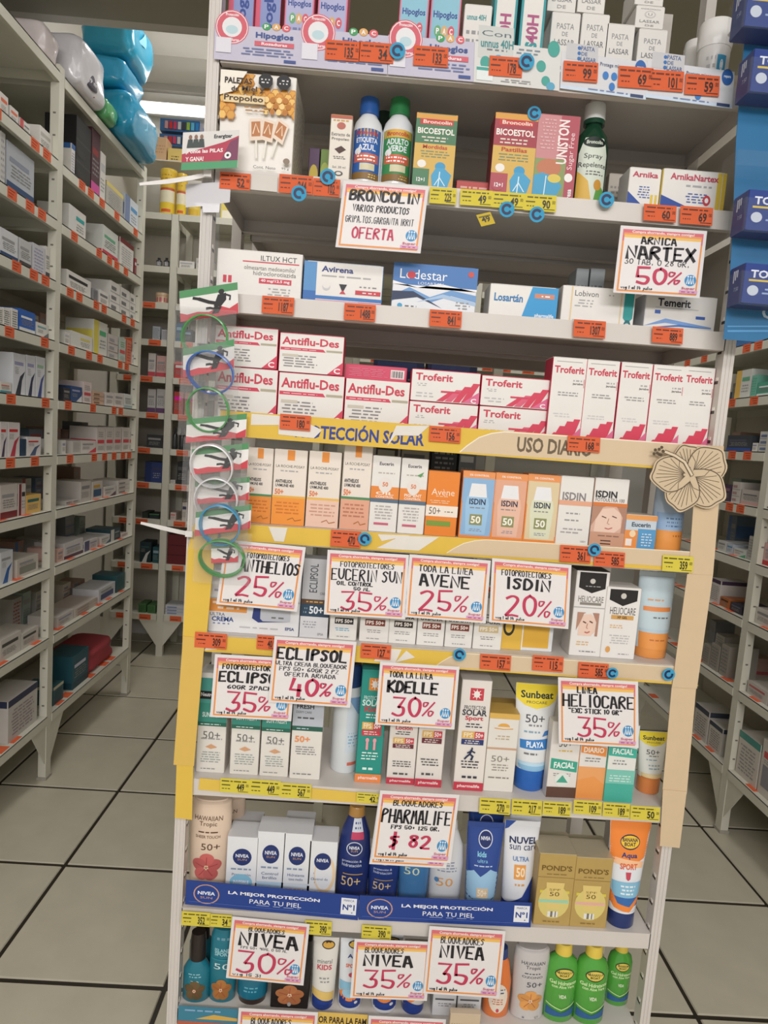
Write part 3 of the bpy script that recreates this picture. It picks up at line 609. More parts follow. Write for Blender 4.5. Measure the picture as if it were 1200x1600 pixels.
# ---- goods on top of the far shelving
def topbox(label, px0, px1, py0, py1, yp, col, art, name='carton', cat='box', m=CARD, rnd=False):
    a = on((px0, (py0+py1)/2), 1, yp); b = on((px1, (py0+py1)/2), 1, yp); w_ = b.x-a.x
    z0 = LEV[10]+LIP+.0005; h = on(((px0+px1)/2, py0), 1, yp).z-z0
    if py1: z1 = on(((px0+px1)/2, py1), 1, yp).z
    base = z0 if abs(z1-z0) < .12 else z1
    hh = on(((px0+px1)/2, py0), 1, yp).z-base
    if rnd:
        o = G().loft([ring(w_/2*k, w_/2*k, q*hh, 24) for q, k in ((0, .97), (.03, 1), (.9, 1), (.92, 1.05), (.99, 1.05), (1, 1))], col).build(name, PLAS, loc=((a.x+b.x)/2, yp+w_/2, base), smooth=True)
        print_curved('printed_label', art, w_, hh, o, lambda z: (w_/2*1.003, w_/2*1.003))
    else:
        o = cuboid(w_, hh, .1, (col,)*3).build(name, m, loc=((a.x+b.x)/2, yp, base)); print_flat('printed_front', art, w_, hh, o)
    return tag(o, label, cat, 'goods on top of the far shelving')
can = [R(0, .0, 1, .3, 'e8c93a'), R(.0, .3, 1, .55, 'e9e2c4'), R(0, .55, 1, .6, 'c9603a'), R(0, .62, 1, .95, 'e3bd3c'), L(.1, .68, .8, .9, 3, 'b8912a'), R(.2, .1, .8, .16, 'd9603a')]
topbox('yellow and white can, leftmost on top of far shelving', 247, 272, 262, 336, 2.93, 'e6c64a', can, 'can', 'can', rnd=True)
topbox('yellow can beside the leftmost can on far shelving', 274, 290, 270, 340, 2.93, 'ddb83c', can, 'can', 'can', rnd=True)
topbox('short yellow tub right of the cans on far shelving', 292, 311, 320, 342, 2.93, 'e8cf62', [R(.1, .2, .9, .7, 'd9b23c')], 'tub', 'tub', rnd=True)
topbox('yellow carton half hidden right of the post on far shelving', 345, 366, 312, 346, 2.93, 'e2cf6a', [R(.1, .1, .9, .5, 'efe9d4')])
tray_sh = lo2 = None
# wire tier above with yellow packs and boxed batteries
tr = empty('wire_tier', (-.75, 2.95, 2.6), 'thin white upper tier above the yellow cans on far shelving', 'shelf')
zt = on((260, 252), 1, 2.95).z
G().box(-.45, -.02, zt-2.606, .3, .25, zt-2.6, 'd6d2c8').build('tier_shelf', STEEL, tr)
for x in (-.44, .29): G().box(x-.006, .1, .016, x+.006, .112, zt-2.607, 'd6d2c8').build('tier_leg', STEEL, tr)
dot = [E(.5, .6, .1, .12, '3a3428'), R(.7, .05, .95, .6, 'efe4b0')]
topbox('yellow pack with one dark dot, leftmost on upper tier', 216, 240, 222, 250, 2.98, 'ead070', dot, 'soft_pack', 'pack')
topbox('pinkish tan pack on the upper tier beside the yellow pack', 241, 260, 214, 251, 2.98, 'd9b48c', [L(.1, .3, .9, .7, 3, 'c49a74')], 'soft_pack', 'pack')
topbox('yellow pack with scribble on the upper tier', 262, 286, 232, 253, 2.98, 'e4c876', [L(.2, .1, .8, .5, 2, '6a5a3a')], 'soft_pack', 'pack')
for (px0, px1, py0, py1, lab) in ((250, 312, 187, 206, 'upper blue box of coloured sticks under the wall lamp'), (249, 292, 210, 228, 'lower blue box of coloured sticks under the wall lamp')):
    a = on((px0, (py0+py1)/2), 1, 3.1); b = on((px1, (py0+py1)/2), 1, 3.1); h = on((px0, py0), 1, 3.1).z-on((px0, py1), 1, 3.1).z
    o = cuboid(b.x-a.x, h, .1, ('3c6a9c', '315a88', '315a88')).build('display_box', CARD, loc=((a.x+b.x)/2, 3.1, on(((px0+px1)/2, py1), 1, 3.1).z)); tag(o, lab, 'box')
    cs = ['c99', 'c33', 'c46', 'ccc', '444', '9b4', '6bd', '38c', 'aab']
    for i, c in enumerate(cs[: 9 if py0 < 200 else 7]):
        G().box(-.5*(b.x-a.x)+.03+i*.026, -.006, .012, -.5*(b.x-a.x)+.048+i*.026, -.0005, h*.8, c).build('coloured_stick', PLAS, o)
# ================================================================ products on the front unit
K, DG, WT = '2a2a2c', '6d6b68', 'e6e3dd'
# ---- shelf 1 (top)
def hipo(inner): return [R(.06, 0, .94, 1, inner), R(.06, .86, .94, .9, 'd98aa0'), T(.5, .66, .78, .09, 'Hipoglos', '3a4f94', 1), E(.28, .5, .11, .06, '6fae7a'), E(.5, .5, .11, .06, 'dcb27a'), E(.72, .5, .11, .06, 'd9616e'), L(.15, .3, .85, .42, 2, '7a80a8'), T(.28, .5, .1, .06, 'P', 'fff', 1), T(.5, .5, .1, .06, 'A', 'fff', 1), T(.72, .5, .1, .06, 'C', 'fff', 1)]
for i, (a, b, t, v) in enumerate(((357, 396, -62, 1), (399, 438, -60, 1), (444, 490, -42, 0), (495, 542, -40, 0), (622, 668, -30, 0), (670, 718, -28, 0))):
    art = [R(.0, 0, .2, 1, 'd8647c'), R(.2, 0, 1, 1, '8f9ccb' if i < 2 else 'a9c8d8'), T(.58, .48, .5, .7, 'Hipoglos', '3a4f94', 1, 1)] if v else hipo('b4b6d8' if i < 4 else '8fc4d6')
    carton('pink and blue upright cream carton, ' + ORD[i] + ' from left on the top shelf', 0, a, b, t, .05, ('d98aa4', 'd05a74', 'd98aa4'), art, group='pink and blue cream cartons', yf=.045+.012*(i % 2))
un = [T(.45, .84, .7, .08, 'unnus 40H', '4a9a9c', 1), L(.1, .25, .8, .7, 4, '999')]
carton('small white cream carton with teal heading, standing left of the tall upright pair', 0, 722, 765, 8, .05, WT, un, yf=.05)
for i, (a, b) in enumerate(((772, 808), (814, 852))):
    carton(f'{("left", "right")[i]} one of two tall white cartons with vertical 40H lettering', 0, a, b, -90, .05, (WT, '2f8f96', WT), [R(0, 0, .1, 1, '3a9aa0'), R(.9, 0, 1, 1, '3a9aa0'), T(.52, .16, .5, .3, 'unnus', '3a9aa0', 1, 1), T(.52, .4, .5, .2, '40H', 'b05a86', 1, 1)], yf=.05, group='tall white cartons lettered 40H')
las = [T(.5, .84, .6, .07, 'PASTA', '8a8a8c'), T(.5, .75, .2, .05, 'DE', '8a8a8c'), T(.5, .65, .7, .07, 'LASSAR', '6a6a6c'), L(.2, .2, .8, .4, 2, 'aaa')]
lru = [T(.5, .86, .7, .06, 'ANDROMACO', '8a8a8c'), E(.5, .62, .2, .16, 'c9c7c4'), E(.5, .62, .15, .12, WT), T(.5, .62, .14, .12, 'U', '777'), T(.5, .3, .7, .12, 'LASSAR', '8a8a8c'), T(.5, .12, .3, .08, 'DE', '999')]
def lassar(n, a, b, t0, tops, what):
    z = TZ[0]
    for k, tt in enumerate(tops):
        o = carton(f'white ointment carton, {what[k]}', 0, a, b, tt, .06, (WT, 'dcd9d4', WT), las if k == 0 else lru, yf=.075, z0=z, group='white ointment cartons')
        z = on(((a+b)/2, tt), 1, .075).z+.0012
lassar(2, 857, 902, 0, (20, -45), ('lower one of the pile right of the tall upright pair', 'upper one of the pile right of the tall upright pair'))
lassar(2, 904, 947, 0, (22, -40), ('lower one of the second pile from the tall upright pair', 'upper one of the second pile from the tall upright pair'))
lassar(1, 943, 987, 0, (38,), ('single low one between two piles',))
lassar(3, 993, 1038, 0, (46, 10, -30), ('bottom of the pile of three by the tub', 'middle of the pile of three by the tub', 'topmost of the pile of three by the tub'))
vessel('white screw-lid ointment tub with blue square label, top shelf right', 0, 1088, 1136, 40, [('body', None, 'e0deda', [(0, .9, .9), (.03, .93, .93), (.7, 1, 1)]), ('lid', None, 'eceae6', [(.7, 1.03, 1.03), (.75, 1.07, 1.07), (.97, 1.07, 1.07), (1, 1.0, 1.0)])], [R(.42, .3, .72, .58, '3f9ac4'), E(.57, .47, .06, .06, 'e8f0f4'), L(.46, .33, .68, .38, 1, 'd5e6ee'), L(.1, .15, .4, .6, 5, 'bbb')], 'tub', 'tub', yc=.09)
o = vessel('plain white tub lid edge showing left of the ointment tub', 0, 1064, 1096, 68, [('body', None, 'd9d7d2', [(0, .95, .95), (.6, 1, 1)]), ('lid', None, 'dedcd8', [(.6, 1.05, 1.05), (.96, 1.05, 1.05), (1, 1, 1)])], None, 'tub', 'tub', yc=.16)
# ---- shelf 2
oct_ = lambda u, v, r, c: P([(u+r*math.cos(math.pi/8+i*math.pi/4), v+r*.8*math.sin(math.pi/8+i*math.pi/4)) for i in range(8)], c)
hon = [E(.08+.11*((i*37) % 9), .98-.048*((i*5) % 9)-.03*(i % 3), .075, .055, ('e0a545', 'd6923a', 'ecc06a', 'c98432')[i % 4]) for i in range(20)]
hexa = lambda u, v, r, c: P([(min(1, max(0, u+r*math.cos(i*math.pi/3))), min(1, max(0, v+r*.8*math.sin(i*math.pi/3)))) for i in range(6)], c)
hon = []
for r_ in range(11):
    for q_ in range(9):
        u_, v_ = .04+q_*.115+(.0575 if r_ % 2 else 0), .99-r_*.043
        if (u_ < .42 and v_ > .70+.5*abs(u_-.15)) or (u_ > .45 and .60+.25*(1-u_) < v_ < .86) or (u_ < .16 and v_ > .55): hon += [hexa(u_, v_, .066, 'c07f2e'), hexa(u_, v_, .052, ('e0a545', 'd6923a', 'ecc06a', 'd8a04a')[(r_*3+q_) % 4])]
hon += [E(.62+.085*(i % 4)+.04*(i//4 % 2), .74-.06*(i//4), .036, .03, ('f0cf8a', 'b8762c')[i % 2]) for i in range(12)]
pop = []
for i, (u, a) in enumerate(((.5, -.1), (.66, .18), (.83, .45))):
    c, s_ = math.cos(-a), math.sin(-a); q = lambda x, y: (u+x*c-y*s_*.8, .44+x*s_+y*c)
    pop += [P([q(-.012, -.3), q(.012, -.3), q(.012, -.1), q(-.012, -.1)], 'e9e4da'), P([q(-.085, -.12), q(.085, -.12), q(.085, .1), q(-.085, .1)], 'e8d6c4'), P([q(-.06, -.08), q(.06, -.08), q(.06, .07), q(-.06, .07)], 'b8794a'), ST([q(-.04, -.05), q(0, .05), q(.04, -.04)], .012, 'f0dcc0')]
pal = hon+[P([(0, 1), (.35, 1), (.2, .8), (0, .75)], 'efe9dc')]+pop+[oct_(.6, .92, .1, '1c1c1e'), oct_(.84, .92, .1, '1c1c1e'), L(.53, .89, .67, .95, 2, 'ddd'), L(.77, .89, .91, .95, 2, 'ddd'),
 P([(.05, .68), (.6, .68), (.6, .76), (.05, .76)], 'e4cfa2'), T(.24, .9, .36, .06, 'PALETAS', '2a1a10', 1), T(.2, .82, .1, .05, 'de', '3a2a20', 1), T(.44, .82, .3, .065, 'Miel y', '3a2a20', 1), T(.32, .72, .52, .075, 'Propoleo', '4a3526', 1), L(.3, .6, .7, .66, 2, 'a9783c'), T(.64, .05, .3, .03, 'Cont. Neto', K), T(.92, .05, .1, .03, '95 g', K), E(.93, .13, .045, .03, '8a7a6a')]
carton('large white honey lollipop carton with honeycomb picture, left end of second shelf', 1, 343, 460, 117, .13, ('ece8e0', 'd5cfc4', 'e8e2d8'), pal, name='lollipop_box', yf=.01, sideart=[L(.1, .1, .9, .9, 14, 'b0a698')])
carton('narrow purple and yellow carton behind, right of the honey carton', 1, 481, 498, 232, .04, ('5a3a5e', '43304a', '5a3a5e'), [E(.5, .5, .4, .2, 'd9c04a'), R(0, 0, 1, .2, 'c9b03a')], yf=.12)
carton('narrow green and yellow carton next to the propolis carton', 1, 499, 514, 234, .04, ('7a9a3c', '5f7a30', '7a9a3c'), [R(0, .0, 1, .3, 'd9c85a'), E(.5, .6, .4, .16, 'b9c85a')], yf=.12)
carton('slim cream propolis extract carton with brown diamond', 1, 514, 548, 180, .04, ('e4ddd0', 'd0c7b8', 'b98a50'), [R(0, .95, 1, 1, 'b5604a'), L(.1, .9, .9, .95, 1, 'c9a05a'), E(.5, .85, .2, .05, 'b8695a'), T(.5, .73, .84, .045, 'Extracto de', K), T(.5, .66, .8, .05, 'Propoleo', K), P([(.25, .52), (.55, .57), (.78, .52), (.48, .46)], '4a3028'), L(.2, .38, .8, .43, 2, DG), T(.5, .27, .6, .03, 'Sol. 30 ml', DG), E(.5, .18, .2, .035, '555'), E(.5, .18, .12, .02, 'e4ddd0')], yf=.035)
def syrup(xl, xr, t, cap, lab, l2, label, word):
    W_ = 'dfe2e4'
    return vessel(label, 1, xl, xr, t, [('body', None, W_, [(0, .9, .9), (.02, .97, .97), (.06, 1, 1), (.66, 1, 1), (.74, .88, .88), (.80, .62, .62), (.82, .55, .55)]), ('cap', None, cap, [(.82, .6, .6), (.825, .66, .66), (.99, .62, .62), (1, .55, .55)])],
     [R(0, .13, 1, .64, lab), R(.05, .56, .95, .64, 'dcae4a'), T(.5, .6, .7, .045, 'Broncolin', 'b83a34', 1), T(.5, .52, .7, .06, word[0], 'e9eef4', 1), T(.5, .45, .6, .06, word[1], 'e9eef4', 1), E(.22, .41, .1, .035, 'eee'), R(.1, .3, .9, .39, l2), L(.15, .31, .85, .38, 2, 'fff'), R(.3, .22, .8, .29, 'd9d2b0'), R(0, .13, 1, .2, '3a6a4a' if cap[0] == '2' and lab[1] == 'b' else '8a6a3a'), L(.6, .14, .9, .19, 2, 'e8d090')], yc=.075)
syrup(550, 597, 156, '2f5fa8', '3566b0', 'cf6a52', 'white syrup bottle with blue cap and blue label, second shelf', ('ETIQUETA', 'AZUL'))
syrup(596, 645, 157, '2f7f4a', '3f8f55', 'd9654a', 'white syrup bottle with green cap and green label, second shelf', ('ADULTO', 'VERDE'))
vessel('dark green bottle mostly hidden behind the two syrup bottles', 1, 572, 620, 178, [('body', None, '2a4a3a', [(0, .9, .9), (.04, 1, 1), (.7, 1, 1), (.82, .5, .5)]), ('cap', None, '27453a', [(.82, .6, .6), (.99, .6, .6), (1, .5, .5)])], None, yc=.16)
def bico(base, top, word='BICOESTOL'):
    return [R(0, .93, 1, 1, 'd9a04a'), R(.0, .62, 1, .93, top), R(.1, .86, .9, .93, 'c23c3a'), T(.52, .895, .7, .045, 'Broncolin', 'f0d8c8', 1), T(.5, .78, .9, .075, word, 'f2eee6', 1), L(.15, .64, .85, .72, 2, 'e0d8c8'), R(0, 0, 1, .62, 'd6b05a'), R(0, 0, .4, .3, base), T(.5, .58, .6, .05, 'Pastillas' if top[0] != '4' else 'Mordidas', 'b8402c', 1), L(.1, .44, .9, .54, 3, '7a8a6a'),
     E(.66, .34, .13, .055, '3f9ac8'), P([(.5, .05), (.85, .05), (.95, .24), (.76, .32), (.56, .32), (.45, .22)], '4aa2cc'), ST([(.66, .27), (.64, .05)], .014, 'd5ecf2'), ST([(.66, .2), (.55, .1)], .012, 'd5ecf2'), ST([(.66, .2), (.8, .1)], .012, 'd5ecf2'), E(.2, .36, .11, .05, 'ece8e0'), E(.18, .16, .15, .07, base), T(.2, .16, .2, .05, '12+1', 'eee', 1)]
carton('green throat lozenge carton with blue figure, beside the syrup bottles', 1, 647, 711, 178, .05, ('4f7f5c', '3f6a4c', '3f6a4c'), bico('4f7f5c', '4c7a58'), yf=.03)
carton('red throat lozenge carton with blue figure, beside the pink carton', 1, 769, 836, 178, .05, ('a8444e', '8f3842', 'c98a44'), bico('b0505a', 'a23f4a'), yf=.03)
carton('low red carton lying flat between the two lozenge cartons', 1, 712, 768, 284, .09, ('b8423c', 'a03a34', '8f3a36'), [L(.1, .3, .9, .8, 2, 'e0b0a0')], yf=.05)
uni = [R(0, .5, .55, 1, 'c88a8c'), R(.55, 0, 1, 1, 'b0525e'), R(0, 0, .75, .5, '8a9a62'), E(.35, .4, .3, .1, 'c07a5a'), P([(0, .05), (.55, .05), (.7, .2), (.5, .3), (.2, .34), (0, .3)], '4aa0c8'), E(.5, .28, .16, .05, 'd9c45a'), T(.63, .7, .26, .5, 'UNISTON', 'f2e6e2', 1, 1), T(.86, .6, .16, .42, 'Sugar Free', 'f2d6d8', 0, 1), E(.84, .3, .1, .05, 'efeeea'), ST([(.3, .3), (.28, .08)], .012, 'd5ecf2'), L(.08, .6, .45, .96, 9, 'dcb0b0'), T(.88, .1, .12, .14, 'Fresa', 'eee', 1, 1)]
carton('pink and red cough syrup carton with vertical lettering, left of the green spray', 1, 836, 901, 180, .05, ('b8606a', '9a4a54', 'a5505a'), uni, yf=.03)
vessel('dark green insect spray bottle with white cap, second shelf', 1, 897, 949, 159, [('body', GREEN, '1f4a34', [(0, .9, .55), (.02, 1, .6), (.58, 1, .62), (.68, .85, .58), (.75, .5, .45), (.78, .48, .45)]), ('neck_collar', GREEN, '2a5a44', [(.78, .62, .6), (.82, .62, .6)]), ('cap', None, 'e2e4e2', [(.82, .6, .6), (.83, .63, .63), (.96, .6, .6), (.97, .4, .4), (1, .34, .34)])],
 [P([(.08, .06), (.92, .06), (.92, .5), (.8, .64), (.2, .64), (.08, .5)], 'd3dccd'), P([(.08, .06), (.55, .06), (.4, .25), (.08, .34)], 'd9b04a'), P([(.6, .06), (.92, .06), (.92, .18), (.7, .25)], '5f9a4a'), E(.5, .6, .34, .05, '16241c'), T(.5, .6, .5, .035, 'Broncolin', 'cfd8c8', 1), T(.5, .47, .56, .055, 'Spray', K), T(.5, .39, .82, .06, 'Repelente', K), L(.3, .3, .85, .35, 2, DG), E(.7, .22, .12, .05, 'c9923a')], yc=.06)
carton('plain grey beige carton behind, right of the green spray bottle', 1, 948, 981, 272, .06, ('b8b0a2', 'a8a092', 'b0a89a'), [L(.1, .2, .9, .8, 6, '8d8a82')], yf=.12)
arn = [P([(0, 0), (.62, 0), (.4, .18), (0, .4)], '2f4f9c'), R(.86, 0, .93, 1, 'e0c24a'), T(.5, .84, .76, .15, 'ArnikaNartex', 'c04a5e', 1), L(.3, .6, .8, .7, 1, 'aaa'), L(.35, .25, .75, .5, 4, '4a64a8'), E(.72, .34, .06, .12, 'c8404c'), E(.72, .34, .03, .06, 'eee')]
carton('small white and blue arnica carton, left of the wide one', 1, 981, 1031, 263, .05, (WT, 'd2d0cc', 'e0ded8'), [P([(0, 0), (.7, 0), (.4, .2), (0, .45)], '2f4f9c'), R(.72, .0, .8, .4, 'e0c24a'), R(.86, 0, .93, .4, 'e0c24a'), T(.5, .85, .8, .13, 'Arnika', 'c04a5e', 1), L(.3, .3, .7, .6, 5, '4a64a8')], yf=.035)
carton('wide white, blue and yellow arnica carton at right end of second shelf', 1, 1033, 1133, 267, .05, (WT, 'd8c060', 'e0ded8'), [R(.94, 0, 1, 1, 'e0c24a')]+arn, yf=.03)
# ---- shelf 3
carton('broad white tablet carton with red stripe, left end of third shelf', 2, 338, 472, 393, .06, (WT, 'd2cec8', 'e2dfda'), [R(.3, .76, .96, .785, 'cc4254'), T(.72, .86, .42, .11, 'ILTUX HCT', K, 0), T(.62, .65, .6, .09, 'olmesartan medoxomilo/', DG), T(.68, .54, .5, .09, 'hidroclorotiazida', DG), R(.5, .33, .88, .44, 'cc4254'), T(.69, .385, .34, .075, '40 mg/12.5 mg', 'f0e8e8', 1), L(.6, .08, .9, .26, 3, 'aaa'), R(.08, .3, .12, .45, 'cc4254'), R(.14, .3, .18, .45, 'cc4254')], yf=.03)
carton('white and blue tablet carton with small triangle mark, third shelf', 2, 474, 598, 412, .06, (WT, '5a92c8', 'd6dde6'), [R(0, 0, .16, 1, '5a92c8'), R(0, .0, .16, .3, '3a6fb4'), T(.42, .84, .4, .14, 'Avirena', '2f3f80', 1), L(.22, .64, .85, .72, 1, 'aaa'), R(.16, .12, 1, .2, '3a78bc'), R(.16, .02, .7, .1, 'c88ab0'), R(.7, .02, 1, .1, 'c84a72'), E(.29, .42, .05, .09, 'c9c9cc'), E(.29, .45, .045, .07, WT), P([(.45, .5), (.55, .5), (.5, .3)], K), P([(.46, .27), (.5, .36), (.54, .27)], 'c8404c'), R(.66, .28, .98, .38, 'c8404c'), L(.68, .44, .95, .5, 1, '888'), L(.68, .3, .95, .36, 1, 'eee')], yf=.03)
lod = [R(0, .55, 1, 1, '4a7ab8'), P([(0, .55), (0, .62), (.3, .5), (.55, .62), (1, .5), (1, .55)], 'eee'), P([(0, .3), (.2, .5), (.45, .32), (.7, .5), (1, .42), (1, .28), (.7, .38), (.45, .2), (.2, .38), (0, .18)], '6f9cce'), P([(0, .2), (.3, .3), (.6, .1), (.45, .24), (.25, .42), (0, .4)], '2c3a58'), P([(.3, .2), (.6, .32), (1, .2), (1, .27), (.6, .4)], 'a9c4e0'), T(.36, .78, .56, .2, 'Lodestar', 'f2f4f8'), E(.215, .76, .05, .08, 'c8404c'), T(.45, .6, .3, .06, 'LOSARTAN', 'dfe6f0'), E(.92, .86, .035, .06, 'cc5244'), E(.1, .1, .03, .05, '4aa0c8'), L(.14, .07, .32, .13, 1, DG), L(.72, .1, .95, .28, 3, '999')]
carton('blue tablet carton with white waves, middle of third shelf', 2, 613, 745, 415, .06, ('e2e4e8', 'c9d0d8', '4a7ab8'), lod, yf=.03)
carton('low white and sky-blue carton with slanted split, third shelf', 2, 764, 871, 447, .06, (WT, 'c9c7c4', 'dcdad6'), [P([(.48, 0), (1, 0), (1, 1), (.62, 1)], '3a9ad2'), T(.28, .62, .42, .24, 'Losartán', '2f78b0', 1), R(.66, .66, .95, .8, 'cf8a70'), L(.68, .69, .93, .77, 1, 'fff'), T(.82, .14, .28, .14, 'pharmalife', 'e8eef4', 1)], yf=.03)
carton('low white carton with teal bar at its right, third shelf', 2, 877, 992, 450, .06, (WT, 'cfccc8', 'dedbd6'), [R(.12, .0, .14, 1, 'e0c89a'), T(.33, .82, .32, .15, 'Lobivon', '5a5a5c'), L(.16, .45, .45, .68, 3, 'aaa'), R(.85, .25, .98, 1, '2f9a98'), P([(.85, .25), (.98, .25), (.915, .1)], '2f9a98'), P([(.85, .02), (.89, .2), (.94, .2), (.98, .02), (.915, .14)], '2a6a70'), R(.8, .0, .815, 1, 'e0c89a'), L(.15, .08, .5, .14, 1, 'bbb'), L(.56, .78, .72, .86, 1, 'aaa')], yf=.03)
carton('low white carton with blue sweep under the arnica sale sign', 2, 1007, 1119, 462, .06, (WT, 'cdd0d4', 'dfdedb'), [T(.4, .78, .46, .22, 'Temerit', '2a2a30', 1), R(.14, .46, .22, .56, '3f64b0'), P([(.0, .1), (.3, .34), (.95, .18), (.95, .14), (.3, .22)], '7a9ed2'), P([(.0, .04), (.5, .2), (.95, .14), (.5, .14)], '4a78bc'), R(.72, .38, .85, .46, '3f64b0'), R(.14, .62, .75, .64, 'ccc'), L(.8, .04, .95, .09, 1, '888')], yf=.03)
for i, (a, b) in enumerate(((896, 916), (918, 941))): carton(f'grey carton standing far back behind the teal bar carton, {("left", "right")[i]} of two', 2, a, b, 420, .05, ('a8b0b2', '98a0a2', 'a8b0b2'), [L(.1, .3, .9, .8, 4, '7a8488')], yf=.15)
# ---- shelf 4
PK = 'd2405a'
def anti(): return [T(.48, .8, .88, .2, 'Antiflu-Des', 'c83a50', 1), P([(.02, .56), (.72, .56), (.68, .63), (.02, .63)], PK), R(.73, .57, .98, .62, 'b0a890'), L(.05, .58, .64, .61, 1, 'f0d0d4'), L(.05, .12, .6, .46, 5, '8a8688'), R(.05, .4, .3, .46, 'c9c2b2'), P([(.76, 0), (1, 0), (1, .34)], PK), T(.91, .1, .1, .14, 'C', 'f2eeee', 1)]
z4 = TZ[3]
def pile(label, xl, xr, tops, art, n, cat='box', yf=.03, d=.05, where=('bottom', 'top')):
    z = z4
    for k, tt in enumerate(tops):
        carton(label.format(where[k]), 3, xl[k], xr[k], tt, d, (WT, PK, 'cf3f58'), art, yf=yf, z0=z, group=n); z = on(((xl[k]+xr[k])/2, tt), 1, yf).z+.0015
ga, gt = 'white and red flu capsule cartons', 'white and red low iron carton pile'
pile('{} white and red flu carton behind the hanging bracelets, leftmost pile', (335, 335), (433, 434), (575, 511), anti(), ga)
pile('{} white and red flu carton of the second pile from left', (434, 436), (537, 537), (585, 523), anti(), ga)
pile('{} white and red flu carton of the third pile, beside the iron cartons', (538,), (639,), (594,), anti(), ga, where=('front',))
carton('pink carton lying with barcode end up, on the third flu carton', 3, 538, 636, 572, .045, ('d44a68', 'c23a58', 'cf4462'), [R(.74, .2, .96, .8, 'e8e4e0')]+[R(.76+i*.022, .28, .768+i*.022+.006*(i % 2), .72, K) for i in range(8)]+[L(.05, .2, .7, .8, 5, 'e07a90')], yf=.06, z0=on((588, 594), 1, .03).z+.0015)
def trof():
    a = [T(.33, .77, .54, .24, 'Troferit', 'c93c52', 1), L(.05, .46, .25, .58, 2, 'aaa'), L(.05, .1, .36, .3, 2, 'bbb')]
    for x, h in ((.38, .3), (.5, .42), (.62, .54), (.74, .66)): a += [P([(x, .02), (x+.1, .02), (x+.26, h), (x+.16, h)], PK if h != .42 else 'd8607a')]
    return a+[P([(.76, .02), (1, .02), (1, .4)], 'd86a90'), P([(.44, .3), (.7, .3), (.72, .36), (.44, .36)], PK), T(.92, .1, .08, .15, 'C', 'f2eeee', 1)]
pile('{} white and red iron carton of the left lying pile', (638, 642), (746, 750), (630, 580), trof(), gt)
pile('{} white and red iron carton of the right lying pile', (747, 751), (856, 858), (638, 590), trof(), gt)
def trofv():
    a = [T(.5, .86, .86, .085, 'Troferit', 'c93c52', 1), R(.12, .95, .86, .956, '999'), T(.78, .7, .3, .03, 'jarabe', DG, 1), L(.6, .72, .94, .76, 1, 'aaa'), R(.95, .66, .965, .76, 'c93c52'), L(.2, .55, .85, .61, 2, '999'), L(.15, .3, .7, .36, 2, 'ccc')]
    for x, h in ((-.02, .12), (.14, .2), (.34, .26), (.54, .29)): a += [P([(max(0, x), .0), (x+.2, .0), (min(1, x+.42), h), (x+.24, h)], PK)]
    return a+[P([(.55, 0), (1, 0), (1, .2)], 'd86a90'), T(.84, .06, .14, .06, 'C', 'f2eeee', 1)]
for i, (a, b, t) in enumerate(((858, 912, 559), (911, 963, 563), (964, 1014, 567), (1014, 1065, 571), (1063, 1111, 574))):
    carton(f'tall white and red syrup carton, {ORD[i]} from left in the row of five', 3, a, b, t, .05, (WT, 'c23a54', 'd9d4ce'), trofv(), yf=.02, group='tall white and red syrup cartons')
# ---- shelf 5: sunscreens
def lrp(c1, c2, c3): return [R(.4, .86, .62, 1, 'e8923c'), T(.5, .78, .86, .035, 'LA ROCHE-POSAY', '5a564e'), L(.2, .7, .8, .74, 1, 'aaa'), R(0, .0, 1, .36, c1), R(0, .36, 1, .39, c2), T(.32, .58, .5, .045, 'ANTHELIOS', K, 1), T(.36, .525, .56, .04, 'UVMUNE 400', '4a4a4a', 1), T(.2, .44, .26, .075, '50+', 'e07a3a', 1), L(.08, .14, .9, .32, 4, c3), ST([(.5, .07), (.65, .1), (.72, .06), (.9, .08)], .012, 'a96a30')]
lc = ('e8ded2', 'd5cabc', 'e5dccf')
carton('white sunscreen carton with grey top and orange foot behind bracelets, fifth shelf', 4, 384, 425, 700, .045, lc, lrp('e58f3c', '4f8a5c', 'c8702c'), yf=.03, cat='box', name='sunscreen_box')
carton('white sunscreen carton with bright orange foot and amber band, fifth shelf', 4, 426, 478, 703, .045, lc, lrp('ee973c', 'e5b04a', 'd2782c'), name='sunscreen_box')
carton('white sunscreen carton with pale pink foot and amber band, fifth shelf', 4, 480, 531, 706, .045, lc, lrp('e8c4b0', 'e5b85a', 'c99a84'), name='sunscreen_box')
carton('tall white sunscreen carton with salmon foot and green band, fifth shelf', 4, 534, 579, 696, .045, lc, lrp('e0a68a', '4f8a5c', 'b97a60'), name='sunscreen_box')
def euc(c, top): return [E(.5, .9, .32, .04, 'e8e4e0'), T(.5, .9, .5, .045, 'Eucerin', '3a3a3c', 1), L(.2, .76, .85, .8, 1, top), R(0, .44, 1, .6, 'e58a3c'), E(.5, .62, .24, .1, 'e5dfd8'), T(.5, .63, .2, .06, '50', 'd8783a', 1), T(.5, .51, .64, .04, c[0], 'f4e6d8', 1), T(.5, .465, .64, .03, c[1], 'f4e6d8', 1), R(0, .39, 1, .44, '5a6f80'), L(.15, .16, .85, .36, 5, 'b0aaa8'), R(.18, .09, .7, .12, 'c8607a')]
carton('white sunscreen carton with orange belt and pale print, fifth shelf centre', 4, 579, 623, 713, .045, (WT, 'd8d4ce', 'ded9d2'), euc(('OIL', 'CONTROL'), 'b8b0a8'), name='sunscreen_box')
carton('white sunscreen carton with orange belt and small green leaf, fifth shelf centre', 4, 624, 666, 717, .045, (WT, 'd8d4ce', 'ded9d2'), euc(('PIGMENT', 'CONTROL'), 'b8b0a8')+[P([(.6, .78), (.85, .83), (.75, .76)], '5a9a5a')], name='sunscreen_box')
